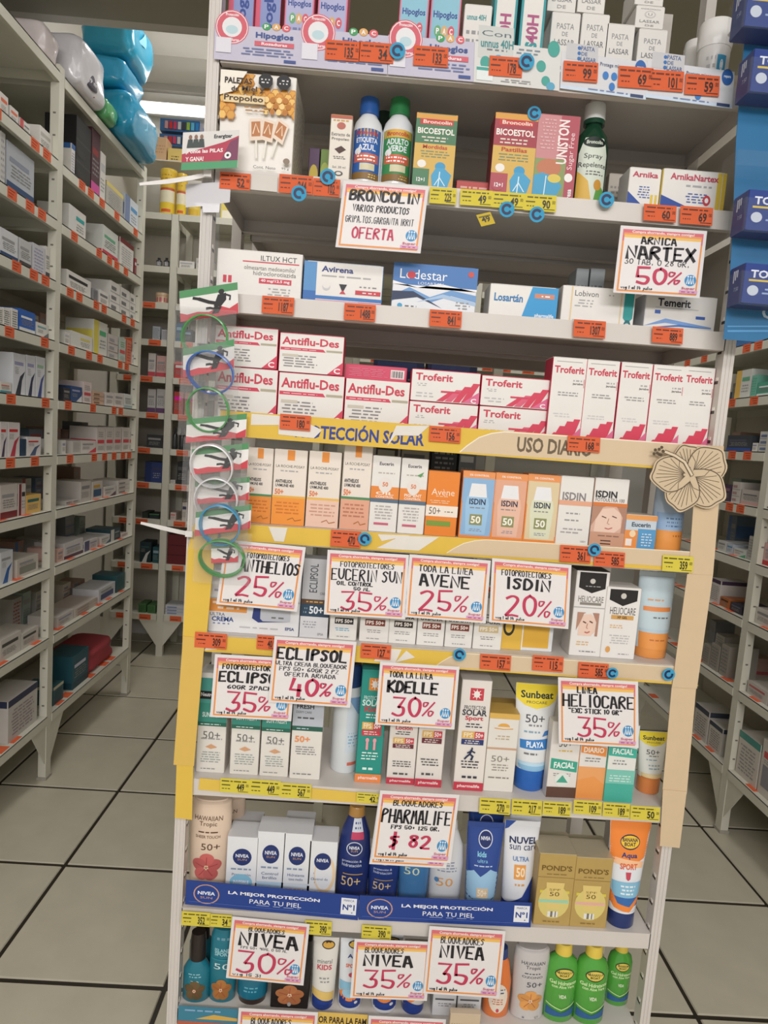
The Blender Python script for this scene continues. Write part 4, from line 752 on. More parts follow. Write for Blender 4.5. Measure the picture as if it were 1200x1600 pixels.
carton('all-orange sunscreen carton with white stripe, fifth shelf', 4, 666, 716, 737, .045, ('e8862f', 'd2762a', 'e08a3c'), [T(.5, .68, .72, .1, 'Avène', 'f6e2cc'), L(.25, .6, .75, .63, 1, 'f0c8a0'), R(0, .3, 1, .47, 'eee4d6'), T(.28, .385, .36, .11, '50+', '5a4a3a'), L(.55, .36, .9, .4, 1, '8a7a6a'), R(.05, .15, .8, .23, '7a9a3c'), L(.1, .5, .8, .56, 2, 'f0c8a0')], name='sunscreen_box')
def isd(bg, body): return [R(0, .9, 1, 1, 'e8975a'), R(0, 0, 1, .1, 'e5873a'), P([(0, 0), (.12, 0), (.06, .5), (0, .6)], 'e5873a'), T(.5, .945, .6, .03, '5% CONTROL', 'f5e6d8', 1), R(.04, .04, .96, .9, bg), P([(.2, .06), (.8, .06), (.86, .5), (.82, .62), (.18, .62), (.14, .5)], body), P([(.22, .62), (.78, .62), (.72, .82), (.28, .82)], 'e8e8ea'), T(.5, .55, .5, .09, 'ISDIN', '2f3550', 1), L(.22, .44, .78, .48, 1, '8a8a90'), R(.3, .2, .68, .36, '8c9060'), T(.49, .28, .3, .11, '50', 'f2f0e4', 1), L(.3, .1, .7, .15, 2, '8a90a0')]
carton('orange-edged sunscreen carton with blue bottle picture, fifth shelf', 4, 720, 771, 737, .045, ('8fb4d6', 'e08a4a', 'e8975a'), isd('8db4d8', '9cc4e4'), name='sunscreen_box')
carton('orange-edged sunscreen carton with peach bottle picture, fifth shelf', 4, 770, 821, 740, .045, ('e2aa8a', 'e08a4a', 'e8975a'), isd('e0a98c', 'e6bba4'), name='sunscreen_box')
carton('orange-edged sunscreen carton with pale green bottle picture, fifth shelf', 4, 821, 872, 742, .045, ('d8c8a0', 'e08a4a', 'e8975a'), isd('dcc9a2', 'd9dcc0'), name='sunscreen_box')
carton('white sunscreen carton with one thin peach belt, fifth shelf', 4, 872, 924, 745, .045, (WT, 'd8d4d0', 'e0dcd8'), [T(.44, .71, .7, .12, 'ISDIN', '8a8484', 1), R(0, .58, 1, .65, 'e2a88a'), L(.2, .44, .7, .49, 1, '999'), L(.2, .34, .75, .39, 1, '999'), L(.12, .16, .8, .26, 2, 'a9a4a4'), T(.84, .06, .16, .03, '100+', '888')], name='sunscreen_box')
face = lambda: [R(0, .22, 1, .6, 'd8b09c'), P([(.1, .22), (.12, .4), (.3, .56), (.62, .58), (.85, .5), (.88, .3), (.7, .22)], 'e8cab8'), P([(0, .6), (0, .3), (.14, .42), (.3, .58), (.4, .6)], 'b58a74'), P([(.88, .22), (.9, .45), (.7, .6), (1, .6), (1, .22)], 'b08470'), ST([(.3, .45), (.42, .43)], .014, '5a3a30'), ST([(.6, .46), (.72, .44)], .014, '5a3a30'), ST([(.5, .42), (.47, .35), (.53, .34)], .01, 'b98470'), ST([(.42, .28), (.52, .27), (.62, .29)], .016, 'c06a64')]
carton("white and tan sunscreen carton with a woman's face picture, fifth shelf", 4, 925, 979, 748, .045, (WT, 'd0b8a8', 'e0dcd8'), face()+[R(0, 0, 1, .22, 'c99a80'), T(.36, .77, .62, .1, 'ISDIN', K, 1), T(.48, .69, .84, .05, 'FOTOULTRA 100', '6a6262'), R(0, .6, 1, .65, 'd87a3a'), R(.32, .09, .62, .105, '3a2a24'), R(.32, .045, .62, .06, '3a2a24'), L(.15, .15, .85, .19, 1, '8a6a5a')], name='sunscreen_box')
carton('small cube cream carton in orange and blue, right of the face carton', 4, 976, 1025, 805, .045, ('c9d4dc', '8fb0c8', 'd8d0c4'), [R(0, .85, 1, 1, 'e8a05a'), R(.0, 0, .42, .55, 'e8924a'), R(.42, 0, 1, .6, '5a9ccc'), T(.5, .72, .6, .13, 'Eucerin', '4a5a6a', 1), R(.05, .1, .25, .3, 'f0e8e0'), L(.5, .1, .92, .5, 5, 'cfe0ec'), E(.25, .45, .1, .1, 'f2d8b0')], name='sunscreen_box')
def tube(label, s, xl, xr, t, body, cap, art, capv=.17, topw=1.0, botw=.84, name='sunscreen_tube', yc=.055, rz=0, lean=0, m=PLAS, inv=False, group=None):
    """squeeze tube standing on its cap: round at the cap, flat crimped seal on top"""
    pf = [(capv, botw, botw*.9), (capv+.02, botw*1.02, botw*.92), (.45, botw*.6+topw*.4, botw*.66), (.75, botw*.25+topw*.75, botw*.33), (.94, topw, .06)]
    return vessel(label, s, xl, xr, t, [('cap', None, cap, [(0, botw*.93, botw*.84), (.012, botw*.98, botw*.88), (capv, botw*.98, botw*.88)]), ('tube_body', None, body, pf), ('crimped_seal', None, body, [(.94, topw, .05), (1, topw, .045)])], art, name, 'tube', yc, group, rz=rz, lean=lean, m=m)
vessel('large blue tube with orange base behind the paper flower, fifth shelf', 4, 1020, 1068, 752, [('cap', None, 'e89a4a', [(0, .92, .8), (.02, .97, .85), (.14, .97, .85)]), ('tube_body', None, 'b4c8de', [(.14, .98, .86), (.6, 1, .6), (.94, 1.0, .1)]), ('crimped_seal', None, 'b4c8de', [(.94, 1, .08), (1, 1, .07)])], [R(0, .0, 1, .3, 'e89a4a'), R(0, .3, 1, .55, '9ab8d8'), L(.3, .34, .9, .5, 3, '5a7aa0'), L(.5, .2, .9, .26, 1, 'b0682c')], 'sunscreen_tube', 'tube', yc=.055)
# ---- shelf 6
carton('wide lying sunscreen twin-pack with orange panel, left end of sixth shelf', 5, 327, 470, 868, .06, ('e4e4e4', 'cfd2d6', 'd6d4d0'), [R(0, .26, .42, .42, 'e89a4a'), L(.03, .28, .38, .41, 2, 'f4e2d0'), T(.1, .225, .16, .04, 'ULTRA', '3a4a70'), T(.16, .165, .24, .06, 'CREMA', '2c4a8a', 1), L(.05, .09, .26, .13, 1, '7a8ab0'), P([(.48, .2), (.5, .42), (.9, .42), (.9, .18), (.55, .15)], '2f3f80'), P([(.57, .2), (.57, .42), (.9, .42), (.9, .18), (.6, .17)], 'c4c8ce'), L(.62, .2, .85, .25, 1, '777'), T(.9, .09, .1, .04, 'EPSA', '3a4a80', 1), L(.3, .06, .8, .1, 1, 'bbb'), R(0, .42, 1, .44, 'bbb'), L(.05, .5, .95, .9, 6, 'aab')], name='sunscreen_box', yf=.02)
carton('tall grey and white sunscreen carton with vertical lettering between two signs', 5, 471, 515, 874, .04, ('b9babc', 'a5a6a8', 'c5c5c6'), [R(0, 0, 1, .27, 'd6d6d8'), R(0, .43, 1, .49, '5a4030'), L(.1, .44, .9, .48, 1, 'c9a05a'), R(0, .27, 1, .43, '2c4458'), T(.55, .355, .5, .1, '50+', 'e2e6ea', 1), L(.08, .3, .25, .4, 2, '9ab'), T(.4, .76, .28, .36, 'ECLIPSOL', '3a3a3e', 0, 1), T(.8, .57, .3, .03, 'CREMA', '777'), L(.1, .12, .6, .22, 3, '9a9aa0'), T(.75, .05, .2, .03, 'EPSA', '777')], name='sunscreen_box', yf=.02)
fps = lambda c, f: [L(.15, .6, .85, .7, 2, '777'), T(.5, .53, .8, .06, 'UVB•UVA', K, 1), R(.18, .33, .86, .46, c), T(.52, .395, .6, .08, 'FPS 50+', 'efe6dc', 1), L(.2, .18, .8, .26, 2, f), L(.25, .05, .75, .09, 1, '999')]
for i, (a, b, c, f, d_) in enumerate(((516, 559, '26282a', '58a8c8', 'with black badge and blue print'), (563, 609, '7a3428', '999', 'with brown badge, left of three'), (609, 652, '2c2422', '999', 'with black badge, between brown ones'), (653, 696, '7a3428', '999', 'with brown badge, third of the row'), (697, 740, '7a3428', '999', 'with brown badge, fourth of the row'), (741, 786, 'cdb888', '888', 'with pale gold badge'))):
    carton(f'white sunscreen carton {d_}, under the hanging signs', 5, a, b, 925+i*2, .045, (WT, 'd8d5d0', 'dedbd6'), fps(c, f), name='sunscreen_box', yf=.02, group='white sunscreen cartons with number badges')
carton('yellow blister pack with clear edge, under the 20% sign', 5, 786, 868, 900, .04, ('dfe2e4', 'd0d4d8', 'd9d9d9'), [R(.0, .0, .4, .95, 'e2b84a'), R(.42, .04, .92, .8, 'e0b040'), E(.14, .3, .11, .12, '2a2a22'), E(.14, .3, .07, .08, 'e2b84a'), L(.5, .4, .85, .7, 4, 'c08a2c'), R(.4, 0, .42, .95, 'eee')], name='blister_pack', yf=.03)
carton("tall white sunscreen carton with black top and smiling woman's picture", 5, 895, 947, 892, .05, ('e6e3df', 'd5d0ca', '3a3634'), [P([(.1, .8), (.5, .74), (.9, .8), (.9, .98), (.1, .98)], '22201f'), E(.5, .88, .08, .03, 'c9c4bc'), L(.25, .81, .75, .83, 1, 'aaa'), T(.5, .67, .76, .07, 'HELIOCARE', '6a645e'), R(.18, .6, .82, .63, '8a847c'), R(0, .565, 1, .575, 'aaa')]+[(e[0],)+tuple(([(u*.66+.14, v*.72+.08) for u, v in x] if isinstance(x, list) else x) for x in e[1:]) for e in face()[1:]]+[L(.15, .12, .6, .18, 2, 'd9b07a'), L(.3, .04, .8, .07, 1, '888')], name='sunscreen_box', yf=.02)
carton('white sunscreen carton with black peaked top and amber stripe, sixth shelf', 5, 943, 997, 918, .05, ('e6e3df', 'd5d0ca', 'dedad4'), [P([(.1, .82), (.5, .74), (.9, .82), (.9, .97), (.1, .97)], '22201f'), E(.5, .88, .08, .04, 'c9c4bc'), T(.52, .67, .74, .1, 'HELIOCARE', '5a544e'), R(.2, .55, .85, .61, 'd0a05a'), T(.52, .58, .3, .035, 'XF GEL', '3a2a1a', 1), L(.15, .42, .6, .48, 2, 'd9a86a'), L(.2, .2, .8, .34, 4, 'bbb'), E(.2, .12, .07, .045, 'd9a05a'), L(.5, .05, .85, .08, 1, '999')], name='sunscreen_box', yf=.018)
vessel('big pale blue sunscreen tube with orange base, right end of sixth shelf', 5, 992, 1049, 893, [('cap', None, 'e89a50', [(0, .84, .78), (.015, .88, .82), (.11, .89, .83)]), ('tube_body', None, 'c3d4da', [(.11, .9, .84), (.5, .96, .6), (.94, 1.0, .12)]), ('crimped_seal', None, 'c9d6da', [(.94, 1, .08), (1, 1, .07)])], [R(0, .11, 1, .3, 'e89a50'), R(.12, .55, .9, .6, 'e08a4a'), L(.15, .66, .7, .7, 1, 'd9a070'), L(.3, .46, .9, .5, 1, '7a7a7a'), L(.3, .2, .8, .24, 1, 'c0743a'), R(0, .3, 1, .34, 'b6ccd6')], 'sunscreen_tube', 'tube', yc=.055)
# ---- shelf 7
neu = lambda br: [R(0, .5, 1, .7, '3f9080'), R(0, .47, 1, .51, '2f6a58'), R(0, .7, 1, .95, '4f9c90'), R(.0, .74, .8, .82, '1e1e1e'), T(.42, .78, .7, .05, 'Neutrogena', 'ddd', 1), T(.5, .585, .7, .05, 'SUN FRESH', 'd5e8e2', 1), L(.1, .48, .8, .5, 1, 'd5e8e2'), T(.5, .38, .6, .075, '50+', '6a6a66'), L(.1, .33, .9, .36, 1, '999'), P([(.3, .26), (.5, .29), (.72, .26), (.5, .24)], 'd2a078'), L(.15, .1, .85, .22, 5, '9aa49e'), L(.1, .03, .7, .05, 1, '888')]
for i, (a, b, t, d_) in enumerate(((309, 354, 1052, 'leftmost of three, with the black tag'), (362, 407, 1058, 'middle of three, under the sale signs'), (409, 454, 1064, 'rightmost of three, next to the grey-topped one'))):
    carton(f'white and green sunscreen carton, {d_}', 6, a, b, t, .045, ('e2ded6', 'd6cfc6', 'd9d9d4'), neu(i), name='sunscreen_box', yf=.025, group='white and green sunscreen cartons')
carton('white sunscreen carton with grey top panel and orange 50 mark, seventh shelf', 6, 456, 504, 1072, .045, ('e2ded6', 'd6cfc6', 'c9cace'), [R(0, .56, 1, 1, 'b9bdc6'), R(0, .52, 1, .57, '2f5f50'), T(.28, .85, .34, .05, 'SUN', K, 1), T(.4, .78, .56, .05, 'FRESH', K, 1), T(.36, .72, .5, .025, 'DERM CARE', '555'), L(.1, .64, .8, .68, 1, '555'), L(.1, .535, .6, .555, 1, 'cde'), T(.36, .43, .5, .07, '50+', 'e8935a', 1), L(.12, .26, .85, .36, 4, '8a8a8a'), L(.1, .04, .8, .07, 1, '888')], name='sunscreen_box', yf=.022)
vessel('plain white tall spray can with blue shoulder, leaning behind the 40% sign', 6, 520, 566, 1035, [('body', None, 'dbe0e2', [(0, .9, .9), (.02, .97, .97), (.72, 1, 1), (.8, .9, .9)]), ('cap', None, '2f4a7a', [(.8, .86, .86), (.97, .84, .84), (1, .7, .7)])], [R(.5, .2, .95, .72, 'cfd8e0'), L(.55, .25, .95, .4, 5, '7fb0cc'), P([(.5, .72), (1, .72), (1, .5)], '7fa4cc'), R(.6, .08, .9, .11, 'd9705a')], 'spray_can', 'can', yc=.075)
def phl(bg, tx, foot, kind, c2): return [R(.3, .82, .75, .93, 'e08a3c' if kind == 'K' else 'c8404c'), E(.52, .875, .1, .03, 'f0ece4')]+[ST([(.52, .875), (.52+.16*math.cos(k*.785), .875+.045*math.sin(k*.785))], .006, 'f0ece4') for k in range(8)]+[T(.5, .755, .72, .035, 'PROTECTOR', tx), T(.5, .71, .82, .055, 'SOLAR', tx, 1), T(.5, .655, .6, .05, {'K': 'Kids', 'S': 'Sport', 'N': 'Loción'}[kind], 'c8404c', 1), L(.2, .57, .8, .62, 2, tx), R(.14, .475, .56, .54, 'dcb060'), R(.56, .475, .88, .54, 'c8404c'), T(.35, .507, .3, .045, 'FPS', 'f2e2c0', 1), T(.72, .507, .26, .045, '50+', 'f2e6e2', 1), R(.14, .42, .88, .47, c2), L(.2, .425, .8, .465, 2, 'e0d6d0'), L(.15, .2, .85, .28, 3, tx), L(.2, .1, .8, .15, 1, tx), R(0, 0, 1, .075, foot), T(.5, .037, .75, .035, 'pharmalife', 'f0dcd8', 1)]
TL = '2a9285'
kid = [E(.38, .38, .07, .02, 'e8a0a8'), E(.66, .38, .07, .02, 'e8a0a8'), ST([(.38, .36), (.38, .3)], .02, 'e8a0a8'), ST([(.66, .36), (.66, .3)], .02, 'e8a0a8')]
carton('tall teal sunscreen carton with orange foot and two child figures', 6, 560, 601, 1047, .045, (TL, '237a70', '2f9a8c'), phl(TL, 'd9efe8', 'e8894a', 'K', 'c8404c')+kid, name='sunscreen_box', yf=.025)
run = [E(.52, .385, .03, .012, '26304f'), ST([(.5, .37), (.46, .335), (.56, .315), (.52, .285)], .02, '26304f'), ST([(.46, .335), (.36, .31), (.3, .29)], .016, '26304f'), ST([(.48, .36), (.38, .345)], .013, '26304f'), ST([(.5, .365), (.62, .35)], .013, '26304f')]
carton('white sunscreen carton with red foot, left of two under the 30% sign', 6, 608, 652, 1090, .045, ('e4ded6', 'd5cdc4', 'dcd6ce'), phl(WT, '555', 'c23c4e', 'N', '6a2c34'), name='sunscreen_box', yf=.025)
carton('white sunscreen carton with red foot, right of two under the 30% sign', 6, 654, 696, 1066, .045, ('e4ded6', 'd5cdc4', 'dcd6ce'), phl(WT, '555', 'c23c4e', 'N', '6a2c34'), name='sunscreen_box', yf=.022)
carton('tall white sunscreen carton with red sun badge and running figure', 6, 715, 762, 1063, .05, ('e4ded6', 'cfc8c0', 'dcd6ce'), phl(WT, '3a3a44', 'c23c4e', 'S', '2c3a70')+run, name='sunscreen_box', yf=.018, flap=True)
gsun = [R(0, .93, 1, 1, 'd9b05a'), E(.5, .83, .2, .045, 'e2a84a'), R(.28, .78, .72, .83, 'e2ded6'), ST([(.2, .81), (.5, .8), (.8, .81)], .012, 'd9a04a'), L(.25, .66, .8, .73, 2, 'b9a888'), R(0, .54, 1, .565, 'c9a284'), T(.48, .42, .6, .08, '50+', '8a847a'), L(.2, .26, .8, .36, 3, '9a9488'), L(.12, .16, .85, .2, 1, '8a847a')]
for i, (dy, t) in enumerate(((.02, 1115), (.075, 1106))):
    carton(f'white and gold-topped sunscreen carton with sun emblem, {("front", "back")[i]} one of two', 6, 760+i*2, 807+i, t, .05, ('e2ded6', 'd9d2c6', 'c9a452'), gsun, name='sunscreen_box', yf=dy, topart=[L(.2, .3, .8, .7, 2, '9a7a30')], group='gold-topped sunscreen cartons')
def sunb(bot): return [P([(0, 1), (1, 1), (1, .86), (.8, .8), (.5, .77), (.2, .8), (0, .86)], 'f0d83c'), T(.5, .9, .78, .07, 'Sunbeat', '2a3a38', 1), T(.5, .83, .5, .025, 'PROCARE', '3a4a48'), T(.48, .68, .5, .075, '50+', '4a4a4c'), L(.25, .6, .75, .64, 1, '888'), L(.2, .54, .7, .58, 1, '8aa8b8')]+bot
tube('large white sunscreen tube with yellow top and blue cap, seventh shelf', 6, 799, 866, 1068, 'e4e6e6', '2a66b8', sunb([P([(.1, .4), (.9, .4), (.9, .5), (.1, .48)], '3a80c4'), T(.52, .445, .5, .055, 'PLAYA', 'eef4f8', 1), L(.2, .34, .7, .38, 1, '777'), R(0, .2, 1, .25, '8fbfe0'), R(0, .25, 1, .28, 'b9d8ea'), P([(.7, .52), (.95, .54), (.9, .58), (.76, .57)], '4a80c0'), R(0, .17, 1, .2, '2a66b8')]), capv=.2, botw=.7, yc=.05)
tube('small white sunscreen tube with yellow top and orange cap, seventh shelf right', 6, 994, 1039, 1143, 'e6e4dc', 'e0884a', sunb([R(0, .28, 1, .34, 'e8cf9a'), R(0, .25, 1, .28, 'e0884a'), L(.3, .4, .8, .5, 2, '9ab0b8')]), capv=.26, botw=.78, yc=.06)
fac = lambda c, foot, w_: [T(.5, .72, .44, .1, '50+', '555'), L(.25, .6, .75, .64, 1, 'd9b03a'), P([(.06, .38), (.96, .34), (.96, .48), (.06, .52)], c), T(.52, .43, .7, .08, w_, 'eef4f0', 1), L(.15, .28, .8, .33, 2, '888'), R(0, 0, 1, .14, foot), E(.5, .2, .26, .06, c)]
carton('white sunscreen carton with teal badge and brown foot, seventh shelf', 6, 858, 905, 1128, .022, ('e2ded8', 'd8d2ca', 'dcd8d2'), fac('3fa58c', '5f4438', 'FACIAL')[:-1]+[E(.5, .24, .26, .09, 'dfe6de'), P([(.3, .2), (.5, .3), (.7, .2)], '4aa58c')], name='sunscreen_box', yf=.012, rz=2)
carton('white sunscreen carton with orange badge and orange lower half, seventh shelf', 6, 905, 948, 1128, .05, ('e2ded8', 'd8a880', 'dcd8d2'), [R(0, 0, 1, .42, 'e8a468'), P([(0, 0), (1, 0), (1, .2), (.6, .3), (0, .24)], 'e89a54'), E(.5, .76, .16, .05, 'b07a4a'), E(.5, .76, .09, .03, 'e2ded8'), P([(.04, .6), (.96, .56), (.96, .68), (.04, .72)], 'e8904a'), T(.5, .64, .74, .07, 'DIARIO', 'f4ead8', 1), L(.15, .48, .8, .55, 2, '8a8a8a')], name='sunscreen_box', yf=.012)
carton('white sunscreen carton with teal badge and teal lower half, seventh shelf', 6, 949, 994, 1133, .05, ('e2e2dc', '5fb4a4', 'dcd8d2'), [R(0, 0, 1, .42, '7cc4b4'), R(0, 0, 1, .24, '4aae9c'), E(.5, .78, .13, .05, '7ab0a0'), P([(.02, .6), (.98, .58), (.98, .7), (.02, .74)], '45b09c'), T(.5, .66, .72, .075, 'FACIAL', 'eaf4f0', 1), L(.15, .48, .7, .56, 2, '8a8a8a'), L(.1, .26, .9, .36, 3, 'c9e6de')], name='sunscreen_box', yf=.008)
# ---- shelf 8
hib = lambda c: [E(.5+.2*math.cos(k*1.2566+.3), .19+.085*math.sin(k*1.2566+.3), .19, .065, c if k % 2 else shade(c, .85)) for k in range(5)]+[E(.5, .19, .06, .025, 'f0d8b0')]+[ST([(.5, .19), (.5+.3*math.cos(k*1.2566+.3), .19+.11*math.sin(k*1.2566+.3))], .006, 'a03a40') for k in range(5)]
def hawa(label, s, xl, xr, t, col, fl_, cap, txt, yc=.055, group=None, sub='SHEER TOUCH', up=0):
    return vessel(label, s, xl, xr, t, [('body', None, col, [(0, .84, .5), (.015, .92, .56), (.3, .9, .56), (.5, .95, .58), (.85, 1, .56), (.97, .96, .5), (.985, .86, .42)]), ('cap', None, cap, [(.985, .8, .4), (1, .78, .38)])], [T(.5, .83, .66, .05, 'HAWAIIAN', txt), T(.5, .765, .42, .06, 'Tropic', txt), L(.2, .67, .8, .7, 1, txt), T(.5, .635, .6, .03, sub, txt), T(.58, .53, .46, .07, '50+', txt)]+[(e[0], e[1], e[2]+up, *e[3:]) if e[0] == 'e' else ('s', [(a_, b_+up) for a_, b_ in e[1]], *e[2:]) for e in hib(fl_)]+[R(.3, .04, .36, .06, '777'), L(.62, .03, .8, .07, 2, '777')], 'lotion_bottle', 'bottle', yc, group)
hawa('cream lotion bottle with red hibiscus, left end of the blue display strip', 7, 295, 361, 1244, 'e2cbb4', 'd06a66', 'd9c2ac', '5a4030', up=.12)
hawa('second cream lotion bottle mostly hidden behind the first', 7, 322, 382, 1240, 'e0c8b0', 'd06a66', 'd5bea8', '5a4030', yc=.13)
niv = lambda foot, x, ac: [R(0, 0, 1, .28, foot), E(.5, .68, .3, .135, '26366e'), T(.5, .7, .42, .055, 'NIVEA', 'e4e8f0', 1), T(.5, .64, .3, .03, 'SUN', 'c8a070'), L(.15, .46, .85, .52, 1, '8a9ab0'), T(.5, .4, .6, .04, x[0], '3a5a8a'), T(.5, .34, .5, .04, x[1], '3a5a8a')]+ac
for i, (a, b, t, fo, x, ac, d_) in enumerate(((353, 402, 1308, 'e2e6ea', ('Protección', 'bebés'), [E(.5, .28, .36, .13, '8cc4de'), T(.5, .28, .5, .06, 'INVISIBLE', 'eef', 1)], 'with pale blue oval'), (400, 444, 1300, 'b4cfe2', ('Control', 'brillo'), [R(0, .1, 1, .2, '8ab4d4')], 'with pale blue foot, second of four'), (441, 485, 1303, 'd2dce4', ('Hidratante', 'tono medio'), [L(.1, .1, .9, .22, 2, 'd9a080')], 'with orange fine print, third of four'), (481, 525, 1315, 'e4e6e8', ('Control de', 'imperfecc.'), [E(.6, .48, .38, .3, 'ecd0a8'), E(.57, .48, .31, .25, 'e4e6e8'), E(.5, .68, .3, .135, '26366e'), T(.5, .7, .42, .055, 'NIVEA', 'e4e8f0', 1), T(.42, .4, .6, .04, 'Control de', '3a5a8a')], 'with pale orange arc, fourth of four'))):
    carton(f'white face sunscreen carton {d_}, behind the blue strip', 7, a, b, t, .05, ('e4e6e8', 'd2d4d8', 'dfe0e2'), niv(fo, x, ac), name='sunscreen_box', yf=.03, group='white face sunscreen cartons with navy discs', topart=[E(.5, .5, .3, .3, ('555a60', 'e0b070', 'e0a870', '3a4050')[i])])
for i, (a, b, t) in enumerate(((360, 405, 1290), (442, 488, 1290))): carton(f'white face sunscreen carton standing in the back row, {("left", "right")[i]} of two', 7, a, b, t, .05, ('e0e2e4', 'd2d4d8', 'd9dadc'), [E(.5, .68, .3, .135, '26366e')], name='sunscreen_box', yf=.092, topart=[E(.5, .5, .3, .3, '4a4a50')])
nb = lambda pink: [E(.5, .58, .26, .075, 'd5dae8'), E(.5, .58, .23, .066, '223068'), T(.5, .59, .34, .035, 'NIVEA', 'e8ecf4', 1), T(.5, .555, .22, .022, 'SUN', 'c8a070'), T(.45, .44, .6, .035, 'protección &', 'dfe6f2'), T(.45, .4, .6, .035, 'hidratación', 'dfe6f2'), ST([(.2, .3), (.8, .3)], .01, 'c09a50'), T(.45, .22, .6, .1, '50+', 'e2c48a')]+([R(.36, .68, .8, .9, 'd5dae4'), R(.36, .68, .8, .76, 'c84a6a'), L(.4, .78, .76, .88, 2, '4a5a90')] if pink else [])
nbp = lambda col, cap: [('cap', None, cap, [(.9, .5, .4), (.99, .46, .38), (1, .4, .34)]), ('body', None, col, [(0, .9, .55), (.02, .97, .6), (.5, 1, .62), (.72, .88, .58), (.84, .62, .5), (.9, .5, .42)])]
vessel('navy sunscreen bottle with gold cap and pink tag, behind the blue strip', 7, 528, 579, 1258, nbp('243470', 'b98a48'), nb(1), 'lotion_bottle', 'bottle', yc=.06)
vessel('navy sunscreen bottle under the price sign, right of the gold-capped one', 7, 577, 625, 1285, nbp('2a4084', '27396f'), nb(0), 'lotion_bottle', 'bottle', yc=.06)
vessel('lighter blue sunscreen bottle under the price sign', 7, 624, 672, 1290, nbp('4a80b4', '27396f'), [T(.4, .45, .5, .1, '50', 'd9e2c0'), L(.2, .55, .7, .62, 2, 'd5e4f0')], 'lotion_bottle', 'bottle', yc=.06)
vessel('white sunscreen bottle with orange 50 under the price sign', 7, 672, 724, 1280, nbp('dcdee0', 'd9dadc'), [T(.45, .3, .5, .1, '50', 'e0a058'), L(.2, .42, .8, .56, 4, '8a94a8'), E(.2, .32, .07, .03, '58b')], 'lotion_bottle', 'bottle', yc=.06)
tube("navy children's sunscreen tube with pale blue wave, behind the blue strip", 7, 725, 783, 1284, '2c4a94', '2f5aa4', [P([(0, 0), (1, 0), (1, .44), (.7, .5), (.4, .42), (.2, .48), (0, .44)], '9cc4e0'), E(.5, .82, .2, .1, 'd5dae8'), E(.5, .82, .175, .088, '223068'), T(.5, .83, .26, .04, 'NIVEA', 'e8ecf4', 1), T(.42, .66, .26, .06, 'kids', '8fd0e8', 1), T(.45, .59, .3, .04, 'ultra', '8fd0e8'), L(.2, .52, .75, .55, 1, 'b9cce8'), R(.3, .2, .66, .3, 'e0c49a'), T(.48, .25, .3, .07, '50+', 'f2e6d0', 1)], capv=.16, botw=.8, yc=.05)
tube("navy children's sunscreen tube standing behind the first one", 7, 728, 784, 1262, '26407f', '2f5aa4', [E(.5, .82, .2, .1, 'd5dae8'), E(.5, .82, .175, .088, '223068')], capv=.16, botw=.8, yc=.13)
tube('white and navy sun care tube with orange square, behind the blue strip', 7, 783, 838, 1282, 'e4e6ea', '26408c', [P([(0, 1), (.3, 1), (.1, .92), (0, .9)], '2f52a0'), P([(0, 0), (1, 0), (1, .45), (.6, .22), (0, .12)], '26408c'), T(.55, .8, .84, .07, 'NUVEL', '22305a', 1), T(.56, .725, .84, .05, 'sun care', '22305a'), T(.5, .61, .5, .05, 'ULTRA', '6a8ab8', 1), R(.3, .4, .66, .55, 'e8a050'), T(.5, .475, .28, .1, '50', 'f6e6c4', 1), L(.3, .32, .7, .37, 1, 'd9a060')], capv=.13, botw=.82, yc=.05)
tube('white sun care tube standing behind the orange square one', 7, 792, 842, 1262, 'dfe1e6', '26408c', [P([(0, .9), (.6, 1), (0, 1)], '2f52a0')], capv=.13, botw=.82, yc=.12)
pon = lambda c: [T(.5, .8, .82, .075, "POND'S", '735a24', 1), L(.2, .7, .8, .73, 1, '8a7038'), ST([(.02, .67), (.98, .67)], .006, '8a7038'), R(.1, .45, .9, .49, 'd8c84a'), E(.5, .33, .42, .23, 'd9c878'), P([(.25, .6), (.75, .6), (.66, .24), (.34, .24)], 'dfc77a'), T(.5, .5, .3, .03, 'SPF', '7a6430'), T(.5, .44, .26, .06, '50', '5a4820'), R(.1, .32, .9, .36, c), R(.36, .12, .64, .2, 'e4e2dc'), R(.44, .12, .5, .2, '7a7468'), R(.56, .12, .59, .2, '7a7468'), L(.25, .04, .75, .07, 1, '8a7038')]
for i, (a, b, t, c) in enumerate(((838, 896, 1334, '9ad0b4'), (895, 953, 1340, 'e4b0a4'))):
    for k in (0, 1): carton(f'gold foil face cream carton, {("mint", "pink")[i]}-banded pile, {("front", "back")[k]} one', 7, a, b-k, t-k*8, .058, ('c4a766', 'ae9254', 'c9bfa4'), pon(c) if not k else None, name='cream_box', yf=.008+k*.062, m=FOIL, group='gold foil face cream cartons', topart=[T(.5, .4, .7, .2, "POND'S", '8a7038')])  # pale top colour stands in for silvery highlights on the foil
aqua = [P([(0, 1), (1, 1), (1, .66), (.5, .58), (0, .62)], 'f08a3c'), P([(0, .66), (1, .62), (1, .56), (0, .6)], 'f4c49a'), E(.5, .8, .26, .07, '2a2e4a'), E(.5, .8, .24, .058, 'f0c83c'), T(.5, .82, .4, .035, 'BANANA', '2a2e4a', 1), T(.5, .78, .3, .035, 'BOAT', '2a2e4a', 1), T(.5, .675, .44, .06, 'Aqua', '27407c', 1), T(.5, .58, .5, .055, 'SPORT', 'e0663c', 1), P([(.42, .53), (.58, .53), (.56, .47), (.5, .455), (.44, .47)], 'c84a5a'), R(0, .3, 1, .44, '86bcd8'), R(0, .22, 1, .3, '3a6cae'), L(.25, .32, .75, .42, 3, 'e8f0f4'), P([(0, .36), (.2, .24), (.6, .22), (1, .34), (1, .28), (.6, .17), (.1, .19), (0, .24)], 'f08a3c'), R(0, .155, 1, .175, 'e8eaee')]
